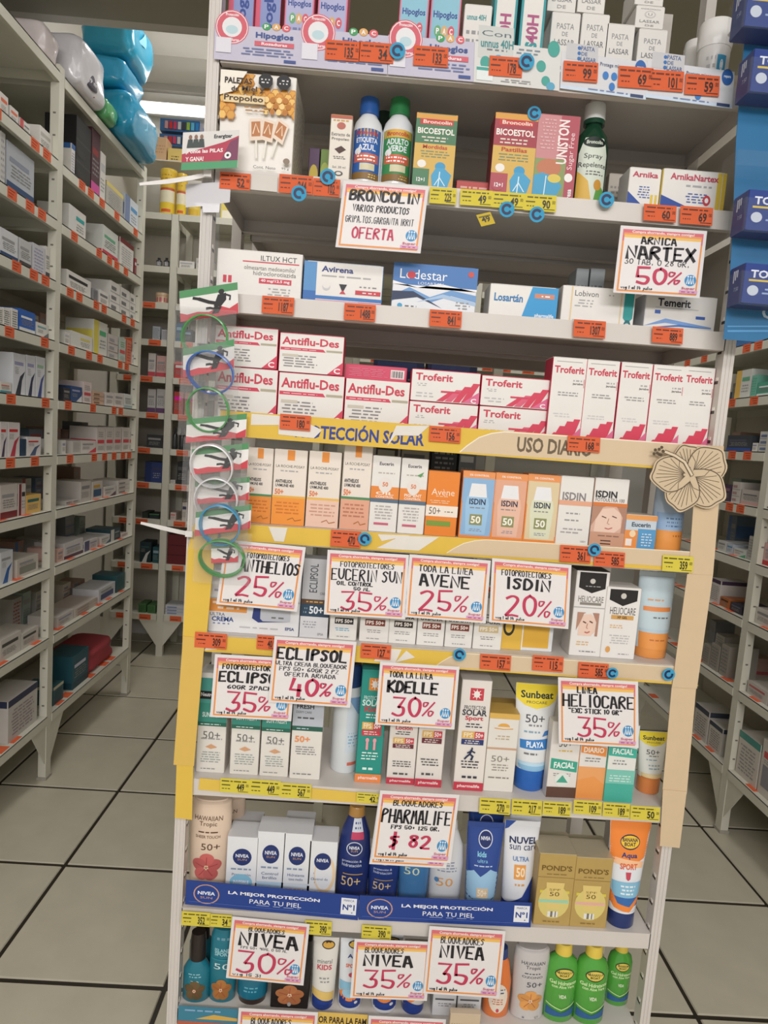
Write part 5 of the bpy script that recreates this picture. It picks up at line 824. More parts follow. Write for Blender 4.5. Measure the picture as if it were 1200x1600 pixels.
tube('orange, white and blue sport sunscreen tube, right end of the eighth shelf', 7, 945, 1009, 1280, 'e2e6ea', '22356e', aqua, capv=.15, botw=.66, yc=.03)
# ---- shelf 9 (bottom in view)
tl = '1f7486'
hs = lambda: [L(.25, .5, .75, .62, 3, '8fc0c8'), T(.5, .4, .36, .06, '50', 'cfe0e0')]
vessel('teal spray bottle with tall black trigger cap, bottom shelf left', 8, 287, 330, 1455, [('body', None, tl, [(0, .9, .6), (.02, 1, .66), (.45, .98, .66), (.55, .7, .55), (.6, .45, .42)]), ('cap', None, '231a18', [(.6, .56, .5), (.62, .6, .54), (.9, .56, .5), (1, .5, .44)])], [L(.25, .38, .75, .46, 2, '8fc0c8'), T(.5, .32, .3, .04, '30', 'cfe0e0')]+hib('6a5a3a'), 'spray_bottle', 'bottle', yc=.028)
vessel('teal bottle with black pump behind the teal spray bottle', 8, 296, 336, 1440, [('body', None, tl, [(0, .9, .6), (.02, 1, .66), (.6, .98, .66), (.7, .5, .45)]), ('cap', None, '231a18', [(.7, .56, .5), (1, .5, .44)])], None, 'spray_bottle', 'bottle', yc=.09)
vessel('tall teal sunscreen bottle with orange hibiscus, left of the 30% sign', 8, 328, 371, 1448, [('body', None, tl, [(0, .88, .56), (.02, .96, .62), (.5, 1, .62), (.9, .96, .55), (1, .8, .4)])], [L(.2, .86, .8, .94, 1, '6a9aa8'), T(.5, .74, .6, .05, 'ISLAND', '9fd0d8', 1), T(.5, .69, .6, .05, 'SPORT', '9fd0d8', 1), T(.5, .52, .6, .08, '50', 'cfe4e4'), R(0, .6, 1, .62, '2f8a98')]+hib('b0743c'), 'lotion_bottle', 'bottle', yc=.03)
vessel('teal tube with brown cap, half hidden under the 30% sign', 8, 373, 420, 1462, [('cap', None, '3a2a24', [(0, .9, .7), (.1, .94, .74)]), ('tube_body', None, '1f6f88', [(.1, 1, .8), (.16, 1, .8), (.8, 1, .4), (1, 1, .1)])], [L(.25, .2, .75, .3, 2, '6ab')], 'sunscreen_tube', 'tube', yc=.034)
carton('black carton with orange hibiscus, half hidden under the 30% sign', 8, 425, 484, 1470, .05, ('221e1c', '1a1614', '221e1c'), hib('b9764a')[:5]+[(e[0],)+e[1:] for e in hib('b9764a')[5:]]+[E(.5, .06, .05, .03, 'aaa')], name='sunscreen_box', yf=.012)
wave = lambda c: [P([(0, 0), (1, 0), (1, .1), (.5, .16), (0, .2)], '26408c')]
tube("white children's mineral sunscreen tube with red letters, bottom shelf", 8, 487, 527, 1464, 'e2dfd6', 'dcdde0', [E(.6, .9, .26, .06, '3a2a1a'), E(.6, .9, .22, .045, 'd8a84a'), T(.5, .68, .6, .06, 'mineral', '6a6a6a'), T(.5, .6, .6, .07, 'KIDS', 'c84a5a', 1), L(.3, .38, .8, .48, 2, '999'), P([(0, .12), (1, .1), (1, .24), (0, .3)], 'e0c070'), P([(0, .0), (1, .0), (1, .12), (.5, .15), (0, .2)], '26408c')], capv=.06, botw=.9, yc=.03)
for i, (a, b, t, yy, d_) in enumerate(((529, 570, 1466, .03, 'next to the white mineral tube'), (582, 626, 1460, .03, 'peeking out under the left 35% sign'))):
    tube(f'white, orange and navy sport tube on bottom shelf, {d_}', 8, a, b, t, 'e2e6ea', 'e2e4e8', [E(.6, .92, .3, .06, '2a2e4a'), E(.6, .92, .26, .045, 'e0b84a'), T(.6, .76, .6, .07, 'Aqua', '27407c', 1), T(.5, .64, .5, .05, 'SPORT', 'e0663c', 1), E(.5, .52, .12, .03, 'c84a5a'), R(0, .28, 1, .42, '8cc0da'), R(0, .06, 1, .26, '26408c'), E(.45, .24, .4, .08, 'f08a3c'), E(.45, .26, .3, .06, '9cc8de'), E(.75, .14, .07, .02, 'ddd')], capv=.06, botw=.9, yc=yy)
tube('white and orange angled tube between the two 35% signs, bottom shelf', 8, 629, 668, 1468, 'd9d4cc', '26408c', [P([(0, .3), (1, .5), (1, .3), (0, .1)], 'f08a3c'), L(.4, .3, .9, .45, 3, '888'), P([(0, 0), (1, 0), (1, .12), (0, .2)], '26408c')], capv=.1, botw=.9, yc=.03)
for i, (a, b) in enumerate(((678, 715), (717, 754))): carton(f'white and silver face cream carton under the right 35% sign, {("left", "right")[i]} of two', 8, a, b, 1500, .05, ('cfd0d2', 'bcbdc0', 'd0d0d2'), [L(.15, .38, .85, .44, 1, '7a7a80'), R(.1, .28, .9, .31, '5a5a60'), L(.2, .16, .8, .24, 2, '8a8a90'), R(.0, .48, 1, 1, 'd9dadc')], name='sunscreen_box', yf=.013, group='white and silver face cream cartons')
vessel('orange sunscreen bottle with white label, left of the grey hibiscus bottle', 8, 757, 799, 1478, [('body', None, 'e07a3c', [(0, .9, .6), (.02, .97, .66), (.5, 1, .66), (.8, .7, .55), (.86, .5, .45)]), ('cap', None, '27407c', [(.86, .56, .5), (1, .5, .44)])], [E(.5, .3, .36, .22, 'e4d8c8'), L(.25, .36, .75, .46, 2, '3a5a8a'), L(.25, .2, .75, .3, 3, 'c8643c'), E(.5, .12, .06, .03, 'c84a5a')], 'lotion_bottle', 'bottle', yc=.03)
hawa('grey white lotion bottle with orange hibiscus, bottom shelf', 8, 799, 855, 1476, 'c6c2c0', 'e2a058', 'bdb8b6', '4a4a52', sub='OZONO', yc=.03, up=.1)
for i, (a, b, t, yy) in enumerate(((851, 901, 1470, .03), (898, 948, 1473, .028), (948, 986, 1470, .07))):
    vessel(f'clear green gel bottle with yellow cap, {("left", "middle", "right and set back")[i]} one of three', 8, a, b, t, [('body', GREEN, '62bf4c', [(0, .88, .6), (.02, .97, .66), (.68, 1, .68), (.78, .86, .6), (.84, .46, .42), (.86, .44, .4)]), ('cap', None, 'e0c450', [(.86, .52, .5), (.98, .5, .48), (1, .46, .44)])], [E(.5, .66, .3, .075, '2a3a2a'), E(.5, .66, .27, .06, 'e0c85a'), T(.5, .68, .4, .035, 'BANANA', '2a3a2a', 1), T(.5, .64, .3, .03, 'BOAT', '2a3a2a', 1), T(.5, .54, .84, .05, 'Gel Hidratante', 'd2ecb0', 1), T(.5, .49, .7, .04, 'con Aloe Vera', 'd2ecb0', 1), T(.5, .36, .24, .05, 'VIDA', 'e4f0d0', 1), P([(0, .2), (.5, .14), (1, .22), (1, .1), (0, .08)], '2f5f94'), ST([(0, .24), (.5, .18), (1, .26)], .012, 'd2e8b0')], 'gel_bottle', 'bottle', yc=yy, group='clear green gel bottles')
# ================================================================ paper, boards and signs on the front unit
def quadpts(pts, y): return [on(p, 1, y) for p in pts]
def board(name, label, cat, pts, y, col, thick=.0012, m=PAPER, group=None):
    """flat board cut to a polygon, lying in the plane Y = y (front face)"""
    q = quadpts(pts, y); c = sum(q, Vector())/len(q); q = [p-c for p in q]; g = G()
    for t in tessellate_polygon([[Vector((p.x, p.z, 0)) for p in q]]):
        a, b, d_ = [q[i] for i in t]
        if (b.x-a.x)*(d_.z-a.z)-(d_.x-a.x)*(b.z-a.z) < 0: b, d_ = d_, b
        g.poly([a, b, d_], col); g.poly([p+Vector((0, thick, 0)) for p in (a, d_, b)], col)
    n = len(q)
    for i in range(n):
        a, b = q[i], q[(i+1) % n]; g.poly([a, b, b+Vector((0, thick, 0)), a+Vector((0, thick, 0))], col)
    o = g.build(name, m, loc=c); tag(o, label, cat, group); return o, c
def frame_of(tl, tr, bl, y):
    """print frame spanned by three photo points in the plane y: returns w, h and a mapper to local coordinates of c"""
    a, b, d_ = on(tl, 1, y), on(tr, 1, y), on(bl, 1, y)
    ux, vx = b-a, a-d_; w_, h = ux.length, vx.length; ux.normalize(); vx.normalize()
    return w_, h, lambda c: (lambda u, v, k: tuple(d_-c+ux*u+vx*v+Vector((0, -.0002-k, 0))))
def flatcard(name, label, cat, tl, tr, bl, y, col, els, thick=.0005, m=PAPER, group=None, pname='printed_text', seed=1):
    br = (tr[0]+bl[0]-tl[0], tr[1]+bl[1]-tl[1])
    o, c = board(name, label, cat, (tl, tr, br, bl), y, col, thick, m, group); w_, h, mk = frame_of(tl, tr, bl, y)
    if els: print_flat(pname, els, w_, h, o, frame=mk(c), seed=seed)
    return o, (w_, h, mk(c))
# ---- lip banners
YEL, CRM = 'dfbb4e', 'd5bf9f'
DKT = '6b5a42'
def banner(label, tl, tr, bl, br, swoop, txt, tears, y=-.003):
    o, c = board('banner_strip', label, 'banner', (tl, tr, br, bl), y, YEL, .0012)
    w_, h, mk = frame_of(tl, tr, bl, y); f = mk(c)
    s0, s1 = swoop; hr = (on(tr, 1, y)-on(br, 1, y)).length/h
    sw = [(s0, -.25), (s0+(s1-s0)*.2, .3), (s0+(s1-s0)*.5, .7), (s1, .97), (1.0, .97), (1.0, -.25)]
    sw = [(s0, .02), (s0+(s1-s0)*.16, .3), (s0+(s1-s0)*.42, .66), (s0+(s1-s0)*.7, .86), (s1, .96), (.999, .985), (.999, .02)]
    els = [P(sw, CRM), ST(sw[:6], .045, 'efe6d2')]+txt
    print_flat('printed_lettering', els, w_, h, o, frame=f)
    for k, t in enumerate(tears): print_flat('torn_patch', [P(t, 'e2ddd4')], w_, h, o, frame=lambda u, v, q, k=k: f(u, v, q+.0004+k*.00008), m=PAPER)
    return o
def Hx(x0, x1): return lambda x: (x-x0)/(x1-x0)
b4 = banner('yellow and cream lip banner with two blue and grey words, above the sunscreens', (345, 641), (1131, 698), (343, 680), (1129, 740), (.475, .56),
 [T(.275, .47, .255, .66, 'PROTECCIÓN SOLAR', '2c3f8c', 1), T(.662, .5, .15, .62, 'USO DIARIO', '6a5a46', 1)],
 [[(.06, .5), (.13, .6), (.13, .95), (.06, .95)], [(.115, .2), (.185, .15), (.2, .5), (.17, .75), (.115, .7)], [(.33, .02), (.345, .5), (.39, .55), (.41, .98), (.345, .9)], [(.415, .6), (.425, .95), (.435, .6)]])
b5 = banner('yellow and cream lip banner with torn patches, under the fifth-shelf sunscreens', (345, 817), (1080, 862), (343, 843), (1079, 894), (.48, .56), [],
 [[(.115, .1), (.135, .1), (.14, .95), (.1, .95)], [(.33, .05), (.42, .05), (.46, .95), (.38, .9)], [(.34, .5), (.4, .95), (.33, .9)]])
b6 = banner('yellow and cream lip banner under the hanging sale signs, sixth shelf', (322, 993), (1060, 1042), (320, 1018), (1092, 1072), (.485, .55), [],
 [[(.0, .1), (.025, .2), (.03, .9), (.01, .95)], [(.355, .1), (.4, .1), (.41, .95), (.36, .95)], [(.40, .1), (.44, .5), (.42, .9)]])
b7, _ = board('lip_strip', 'short yellow strip on the seventh shelf lip, left', 'banner', ((312, 1216), (588, 1241), (586, 1257), (310, 1234)), -.002, 'e0be52')
# ---- vertical boards at the posts
for i, (pts, col, lab) in enumerate((
 (((303, 818), (343, 821), (331, 905), (322, 1003), (285, 1003), (293, 860)), YEL, 'upper yellow vertical board on the left post, behind bracelets'),
 (((286, 994), (322, 997), (318, 1020), (303, 1197), (271, 1195)), 'dab65c', 'middle yellow vertical board on the left post'),
 (((276, 1192), (302, 1194), (300, 1281), (273, 1278)), YEL, 'short lowest yellow board on the left post'))):
    board('side_board', lab, 'board', pts, -.0042-.0015*(i % 2), col, .0012)
for i, (pts, lab) in enumerate((
 (((1090, 696), (1131, 697), (1114, 900), (1076, 899)), 'topmost cream vertical board on the right post, under the paper flower'),
 (((1074, 897), (1114, 899), (1089, 1076), (1050, 1074)), 'second cream vertical board on the right post'),
 (((1050, 1069), (1088, 1072), (1073, 1241), (1035, 1238)), 'third cream vertical board on the right post'),
 (((1036, 1234), (1073, 1237), (1062, 1325), (1031, 1322)), 'lowest short cream board on the right post'))):
    board('side_board', lab, 'board', pts, -.0046-.0015*(i % 2), 'd2bb99', .0012)
# ---- paper flower
def flower():
    y = -.010; cpx = Vector((1078, 742)); pts = []; lobes = [(-97, 46, 38), (-30, 60, 46), (40, 62, 46), (112, 56, 42), (182, 58, 44)]
    # five petals as overlapping outlines
    q0 = on(cpx, 1, y); g = G(); o = None; prn = []
    outl = []
    for ang, ln, wd in lobes:
        a = math.radians(ang); d = Vector((math.cos(a), math.sin(a))); n = Vector((-d.y, d.x)); pet = []
        for k in range(25):
            t = k/24; s = math.sin(math.pi*t); al = ln*(1-abs(2*t-1)**2.2); ac = wd*(2*t-1)*(abs(math.sin(math.pi*min(1, al/ln*.5+.08))))
            rip = 1+.035*math.sin(t*19)
            p = cpx+d*al*rip+n*ac; pet.append(p)
        outl.append((pet, d, n, ln, wd))
    for i, (pet, d, n, ln, wd) in enumerate(outl):
        q = [on((p.x, p.y), 1, y-.0009*i)-q0 for p in pet]; cc = on((cpx.x, cpx.y), 1, y-.0009*i)-q0
        q = [cc+(p-cc)*1.06 for p in q]
        for a, b in zip(q, q[1:]):
            tr_ = [cc, a, b]
            if (a.x-cc.x)*(b.z-cc.z)-(b.x-cc.x)*(a.z-cc.z) < 0: tr_ = [cc, b, a]
            g.poly(tr_, 'cfbb9c'); g.poly([p+Vector((0, .0016, 0)) for p in reversed(tr_)], 'bfa888')
            g.poly([a, b, b+Vector((0, .0016, 0)), a+Vector((0, .0016, 0))], 'bfa888')
    o = g.build('paper_flower', PAPER, loc=q0); tag(o, 'cream paper hibiscus cutout with dark line drawing, on the right post', 'cutout')
    for i, (pet, d, n, ln, wd) in enumerate(outl):
        yy = y-.0009*i-.0003; g2 = G()
        def rib(pp, wpx):
            for qd in ribbon([(p.x, -p.y) for p in pp], wpx, False): g2.poly([on((a, -b), 1, yy)-q0 for a, b in qd], '5a4c3c')
        rib(pet, 1.5)
        for k in range(2, 23, 2):
            t = k/24; e = pet[k]; m_ = cpx+d*ln*.3+n*wd*(2*t-1)*.35
            rib([cpx+d*6+(e-cpx)*.08, m_, cpx+(e-cpx)*.9+n*.0], .85)
        g2.build('petal_lines', INK, o)
    g3 = G()
    def rib3(pp, wpx, c, dy=0):
        for qd in ribbon([(p[0], -p[1]) for p in pp], wpx, False): g3.poly([on((a, -b), 1, y-.005-dy)-q0 for a, b in qd], c)
    rib3([(1081, 742), (1070, 722), (1055, 712), (1040, 706)], 6, '5a4c3c'); rib3([(1081, 742), (1070, 722), (1055, 712), (1040, 706)], 3.8, 'd9c8ab', .0004)
    for (dx, dy) in ((0, 0), (-6, -3), (-9, 3), (-3, 6), (-12, -2), (-6, 5), (-14, 4), (-2, -6)): 
        p = [(1036+dx+2.6*math.cos(t*.7854), 705+dy+2.6*math.sin(t*.7854)) for t in range(8)]; g3.poly([on(a, 1, y-.0055)-q0 for a in reversed(p)], '5a4c3c')
    g3.build('stamen', PAPER, o)
flower()
# ---- top-shelf header cards
LAV = 'c6c3d4'
def hip(full): return [E(.2, .93, .195, .48, 'd0606e'), E(.2, .93, .185, .455, 'e9e2e4'), E(.2, .93, .175, .43, 'd0606e'), E(.2, .93, .115, .28, 'e2e2e4'), T(.2, 1.275, .15, .08, 'Protección', 'f2e6e8', 1), E(.2, .86, .07, .12, 'b9d2da'), T(.2, .58, .17, .08, 'rozaduras', 'f2e6e8', 1),
 E(.6, 1.02, .05, .1, '3f9a5a'), E(.715, 1.03, .05, .1, 'd9a867'), E(.83, 1.02, .05, .1, 'd9606a'), T(.6, 1.02, .05, .11, 'P', 'eee', 1), T(.715, 1.03, .05, .11, 'A', 'eee', 1), T(.83, 1.02, .05, .11, 'C', 'eee', 1),
 T(.7, .75, .44, .2, 'Hipoglos', '3d5390', 1), R(.47, .47, .93, .6, 'd0606e'), T(.7, .535, .3, .08, full, 'f2e6e8', 1), L(.3, .18, .95, .42, 3, '6f7aa8'), R(.82, .05, .96, .13, '3d5390'), R(.02, .2, .2, .62, 'dcdae2')]
def hiptop(u0, u1): return None
flatcard('header_card', 'lilac printed header card with round red badge, leftmost on the top shelf', 'card', (336, 36), (470, 48), (334, 92), -.004, LAV, hip('Rozaduras'), seed=3)
flatcard('header_card', 'lilac printed header card with two price labels across it, top shelf', 'card', (470, 44), (607, 56), (468, 104), -.004, LAV, hip('Rozaduras'), seed=4)
flatcard('header_card', 'lilac printed header card, rightmost of three, right of a blue ring dot', 'card', (607, 54), (742, 66), (606, 116), -.004, LAV, hip('Rozaduras'), seed=5)
flatcard('header_card', 'white header card with teal dots under the tall upright cartons', 'card', (742, 64), (876, 78), (740, 128), -.005, 'd9d9d6', [R(.04, .62, .45, 1.4, 'c9ccc8'), T(.25, 1.22, .34, .14, 'Con', '5a6a70'), T(.26, .98, .38, .22, 'unnus 40H', '4a8a8c', 1), L(.08, .78, .42, .88, 1, '777'), E(.13, .5, .06, .16, '45a094'), E(.28, .56, .06, .16, '58a2c0'), L(.45, .78, .8, .95, 2, '7a8a94'), E(.92, 1.0, .07, .2, '45a094'), E(.78, .55, .055, .14, '45a094'), E(.84, .2, .05, .12, '45a094'), E(.9, -.02+.1, .05, .1, '58a2c0'), R(.03, .06, .22, .4, 'dfe6e4'), R(.03, .3, .22, .38, '45a094'), L(.3, .06, .7, .16, 2, '999')], seed=6)
las_ = [R(.0, .0, 1, .1, 'c9d8e8'), R(.05, .82, .42, 1.25, 'c4c4c6'), T(.3, 1.15, .16, .12, 'PASTA', '5a6a90', 1), T(.26, 1.0, .07, .1, 'DE', '5a6a90', 1), T(.31, .86, .18, .12, 'LASSAR', '5a6a90', 1), E(.2, 1.14, .02, .05, '3a70b0'), E(.2, 1.0, .02, .05, '3a70b0'), E(.2, .86, .02, .05, '3a70b0'), T(.62, .78, .34, .13, 'Protege mientras', '3a4a70'), E(.92, .82, .065, .22, '2f62a8'), T(.92, .82, .08, .08, 'repara', 'e4ecf4', 1), E(.52, .5, .035, .11, '3a7ac0'), E(.62, .5, .035, .11, '3a7ac0'), E(.6, .22, .035, .11, '3a7ac0'), L(.3, .05, .8, .12, 1, '7a8ab0'), R(.82, .02, .97, .1, '3a4a70')]
flatcard('header_card', 'white and blue ointment header card under the piled white cartons', 'card', (878, 80), (1012, 98), (875, 138), -.004, 'd5d6da', las_, seed=7)
flatcard('header_card', 'white and blue ointment header card at the right end of the top shelf', 'card', (1012, 94), (1148, 112), (1008, 152), -.004, 'd5d6da', las_, seed=8)
# ---- price labels
OR, YL = 'd8643c', 'd6c748'
def plabel(xc, yc, w_, h, price, lab, col=OR, y=-.0068, slope=.075, clip=None, lift=0):
    c = col; ink = '6a2a14' if col == OR else '5a5414'; dk = '3a2018' if col == OR else '33301a'
    a = 1 if len(price) < 4 else 1.25
    els = [L(.04, .72, .96, .92, 1, ink), R(.05, .5, .34, .58, ink), L(.06, .22, .36, .36, 1, ink), T(.72-.03*a, .42, .25*a, .52, price, dk, 1), T(.92, .56, .09, .2, '00', dk), R(.62, .1, .96, .14, ink)]
    tl = (xc-w_/2-h*.5*slope*-1, yc-h/2-w_/2*slope); tr = (tl[0]+w_, tl[1]+w_*slope); bl = (tl[0]-h*.06, tl[1]+h)
    flatcard('price_label', lab, 'price label', tl, tr, bl, y, c, els, .0004, seed=int(xc), group=('orange' if col == OR else 'yellow')+' price labels on the shelf lips')
o_ = 'orange price label reading {} '
for xc, yc, w_, h, p, t in (
 (535, 79, 54, 31, '135', 'on the second lilac header card'), (588, 82, 54, 31, '34', 'left of a blue ring dot, top shelf'), (673, 88, 54, 31, '133', 'on the rightmost lilac header card'), (790, 104, 52, 31, '178', 'on the teal-dotted header card'), (907, 112, 54, 31, '99', 'on the left ointment header card'), (993, 121, 54, 33, '69', 'second on the ointment header cards'), (1041, 126, 54, 32, '101', 'third on the ointment header cards'), (1097, 133, 54, 32, '59', 'at the right end of the top shelf'),
 (367, 283, 48, 26, '52', 'under the honey lollipop carton, left'), (462, 288, 53, 29, '244', 'under the honey lollipop carton, right'), (510, 293, 42, 27, '102', 'left of the throat remedy sale sign'), (1031, 333, 51, 26, '60', 'under the small arnica carton'), (1088, 337, 51, 28, '69', 'under the wide arnica carton'),
 (434, 477, 50, 27, '1187', 'under the red-striped tablet carton'), (562, 488, 49, 26, '1488', 'under the triangle-mark carton'), (696, 498, 50, 26, '841', 'under the wavy blue carton'), (921, 514, 50, 27, '1307', 'under the teal bar carton'), (1043, 524, 48, 25, '889', 'under the blue sweep carton'),
 (461, 660, 48, 24, '180', 'covering the start of the blue banner word'), (695, 679, 49, 24, '156', 'after the blue banner word'), (912, 694, 51, 24, '168', 'covering the end of the grey banner word'),
 (540, 842, 47, 26, '470', 'left of a blue ring dot, fifth shelf'), (899, 866, 48, 26, '361', 'fifth shelf, left of the right pair'), (952, 874, 48, 24, '585', 'fifth shelf, right of the right pair'),
 (329, 1001, 50, 24, '309', 'at the left end of the sixth shelf'), (416, 1004, 30, 22, '40', 'half hidden by the 40% sign'), (587, 1018, 47, 23, '127', 'above the 30% sign of the seventh shelf'), (774, 1035, 48, 24, '157', 'right of a blue ring dot, sixth shelf'), (856, 1037, 48, 24, '115', 'scuffed and partly peeled, sixth shelf'), (927, 1048, 47, 24, '585', 'above the face care sale sign, sixth shelf')):
    plabel(xc, yc, w_, h, p, o_.format(p)+t)
y_ = 'yellow price label reading {} '
for xc, yc, w_, h, p, t in (
 (692, 306, 42, 25, '225', 'right of the throat remedy sale sign'), (744, 309, 50, 25, '49', 'under the low red carton'), (794, 313, 50, 25, '49', 'under the red lozenge carton'), (844, 317, 50, 26, '90', 'under the pink cough syrup carton'),
 (1059, 881, 48, 25, '359', 'at the right end of the fifth shelf'),
 (367, 1228, 46, 22, '449', 'leftmost on the seventh shelf'), (414, 1231, 48, 24, '449', 'second on the seventh shelf'), (462, 1236, 48, 23, '567', 'third on the seventh shelf'), (575, 1247, 36, 16, '42', 'left of the 82 price sign'), (773, 1260, 48, 24, '270', 'under the gold-topped cartons'), (823, 1262, 47, 24, '217', 'under the large yellow-topped tube'), (870, 1264, 44, 22, '189', 'under the brown-footed carton'), (918, 1262, 44, 22, '109', 'under the orange-badged carton'), (963, 1266, 42, 22, '189', 'under the teal-badged carton'), (1008, 1271, 46, 22, '50', 'under the small yellow-topped tube'),
 (306, 1436, 45, 22, '352', 'leftmost on the eighth shelf lip'), (345, 1439, 34, 20, '34', 'beside the 30% sign, eighth shelf lip'), (497, 1450, 42, 22, '390', 'right of the 30% sign, eighth shelf lip'), (588, 1457, 46, 21, '390', 'above the left 35% sign, eighth shelf lip')):
    plabel(xc, yc, w_, h, p, y_.format(p)+t, YL, slope=.07)
o, _ = flatcard('price_label', 'small yellow tag dangling crooked under the second shelf lip', 'price label', (744, 336), (766, 331), (752, 354), -.004, 'c9b03a', [T(.5, .5, .6, .5, '49', '33301a', 1), R(.1, .7, .9, .8, '5a5414')], .0004)
flatcard('price_label', 'blank white label stub between two orange labels under the honey carton', 'price label', (392, 272), (434, 276), (391, 296), -.003, 'd6d2ca', [], .0004)
# ---- blue ring dots
for xc, yc, r, lab in ((621, 79, 11, 'between two price labels on the lilac header cards'), (823, 96, 11, 'on the teal-dotted header card'), (467, 302, 11, 'below the orange 244 label'), (512, 276, 11, 'above the orange 102 label'), (792, 327, 11, 'left of two under the yellow labels'), (839, 335, 11, 'right of two under the yellow labels'), (570, 842, 10, 'right of the orange 470 label'), (929, 859, 10, 'between the orange 361 and 585 labels'), (718, 1023, 10, 'left of the orange 157 label'), (957, 1052, 9, 'right of the sixth-shelf orange 585 label'), (1045, 1054, 10, 'on the right end of the sixth shelf'), (835, 177, 10, 'stuck on top of the red lozenge carton'), (948, 312, 11, 'below the green spray bottle')):
    yy = -.0105 if yc != 177 else .028; c = on((xc, yc), 1, yy); rr = r*1.1/1000*1.02
    g = G(); N = 24; ci = [(rr*math.cos(2*math.pi*i/N), 0, rr*math.sin(2*math.pi*i/N)) for i in range(N)]
    g.poly(ci, '3f9cc4'); g.poly([(x, .0004, z) for x, _, z in reversed(ci)], '3f9cc4')
    for i in range(N): j = (i+1) % N; g.poly([ci[j], ci[i], (ci[i][0], .0004, ci[i][2]), (ci[j][0], .0004, ci[j][2])], '3f9cc4')
    o = tag(g.build('dot_sticker', PAPER, loc=c), 'round blue sticker with dark open ring, '+lab, 'sticker', 'blue ring stickers')
    a0 = random.Random(int(xc)).uniform(-1, 1)
    print_flat('printed_ring', [ST([(.5+.27*math.cos(a0+.6+k*5.0/16), .5+.27*math.sin(a0+.6+k*5.0/16)) for k in range(17)], .17, '1c2a50')], 2*rr, 2*rr, o, z0=-rr)
# ---- sale signs
def emblem(): 
    e = [E(.875, .25, .068, .085, '3f8fc4')]
    for dx in (-.03, 0, .03): e += [ST([(.875+dx-.012, .2), (.875+dx, .29), (.875+dx+.012, .2)], .014, 'e8f0f6'), E(.875+dx, .305, .01, .012, 'e8f0f6')]
    return e+[T(.86, .125, .16, .045, 'Super', 'c8607a', 1), R(.76, .05, .97, .1, 'd9a0c0'), L(.77, .055, .96, .095, 1, 'b05a90')]
def sign(label, tl, tr, bl, lines, y=-.0135, foot='vig 1 al 14 julio', group='hand-lettered sale signs'):
    fr = [R(.035, .03, .965, .95, 'e8944a'), R(.035, .78, .965, .95, 'd8707a'), R(.05, .86, .95, .9, 'e89a6a'), R(.055, .055, .945, .87, 'f0d070'), R(.055, .055, .945, .83, 'e6e2e1'), R(.055, .83, .945, .87, 'eebf62'), T(.5, .915, .72, .05, 'Compra ahorrando, siempre contigo!', 'f6e6e2', 1)]
    o, (w_, h, f) = flatcard('sale_sign', label, 'sign', tl, tr, bl, y, 'e2dedd', fr, .0007, pname='printed_border', group=group)
    print_flat('printed_emblem', emblem(), w_, h, o, frame=lambda u, v, k: f(u, v, k+.0006))
    ln = []
    for (u, v, a, b, s, c, pen) in lines:
        if s.endswith('%') and len(s) == 3: ln += [(u-a*.16, v, a*.66, b, s[:2], c, pen*1.1), (u+a*.38, v-b*.06, a*.27, b*.74, '%', c, pen*.62)]
        else: ln.append((u, v, a, b, s, c, pen))
    lines = ln
    hw_ = [H(u, v, a, b, s, c, pen, i+3) for i, (u, v, a, b, s, c, pen) in enumerate(lines)]
    if foot: hw_.append(H(.26, .085, .36, .06, foot, '2c2a2c', .012, 5))
    print_flat('handwriting', hw_, w_, h, o, frame=lambda u, v, k: f(u, v, k+.0008))
BK, RD = '242226', 'c23a5a'
sign('sale sign with red handwritten offer word, hung from the second shelf lip', (537, 282), (670, 292), (524, 386), [(.5, .8, .8, .15, 'BRONCOLIN', BK, .042), (.48, .61, .66, .1, 'VARIOS PRODUCTOS', BK, .016), (.48, .44, .8, .1, 'GRIPA,TOS,GARGANTA IRRIT', BK, .011), (.42, .24, .48, .16, 'OFERTA', RD, .03)], foot=None)
sign('sale sign reading 50% for arnica, hung at the right of the third shelf', (970, 352), (1105, 361), (958, 457), [(.46, .8, .4, .1, 'ARNICA', BK, .028), (.5, .62, .78, .18, 'NARTEX', BK, .05), (.46, .48, .74, .08, '30 TAB. O 28 GR.', BK, .012), (.5, .28, .5, .24, '50%', RD, .05)])
sign('sale sign reading 25%, half behind the hanging bracelets', (352, 843), (478, 855), (338, 944), [(.56, .8, .52, .08, 'FOTOPROTECTORES', BK, .014), (.6, .64, .72, .18, 'ANTHELIOS', BK, .033), (.5, .33, .56, .32, '25%', RD, .045)], y=-.0138)
sign('sale sign reading 35% with a long two-word heading, under the fifth shelf', (512, 859), (639, 867), (506, 960), [(.5, .8, .66, .08, 'FOTOPROTECTORES', BK, .014), (.5, .64, .86, .18, 'EUCERIN SUN', BK, .026), (.36, .505, .44, .055, 'OIL CONTROL', BK, .018), (.45, .43, .2, .05, '50 ML', BK, .016), (.48, .24, .56, .28, '35%', RD, .04)])
sign('sale sign reading 25%, third of the four under the fifth shelf', (640, 866), (767, 876), (632, 964), [(.46, .8, .66, .1, 'TODA LA LINEA', BK, .018), (.46, .62, .6, .18, 'AVENE', BK, .045), (.46, .3, .58, .34, '25%', RD, .045)])
sign('sale sign reading 20%, rightmost of the four under the fifth shelf', (769, 872), (893, 883), (764, 972), [(.44, .8, .62, .09, 'FOTOPROTECTORES', BK, .015), (.48, .64, .52, .17, 'ISDIN', BK, .045), (.48, .3, .56, .34, '20%', RD, .045)], y=-.0142)
sign('sale sign reading 35%, leftmost under the sixth shelf, overlapped by the 40% sign', (336, 1022), (463, 1029), (328, 1120), [(.4, .82, .58, .08, 'FOTOPROTECTOR', BK, .02), (.48, .66, .8, .16, 'ECLIPSOL', BK, .045), (.46, .5, .54, .06, '60GR 2PACK', BK, .018), (.46, .27, .54, .3, '35%', RD, .045)], y=-.0125)
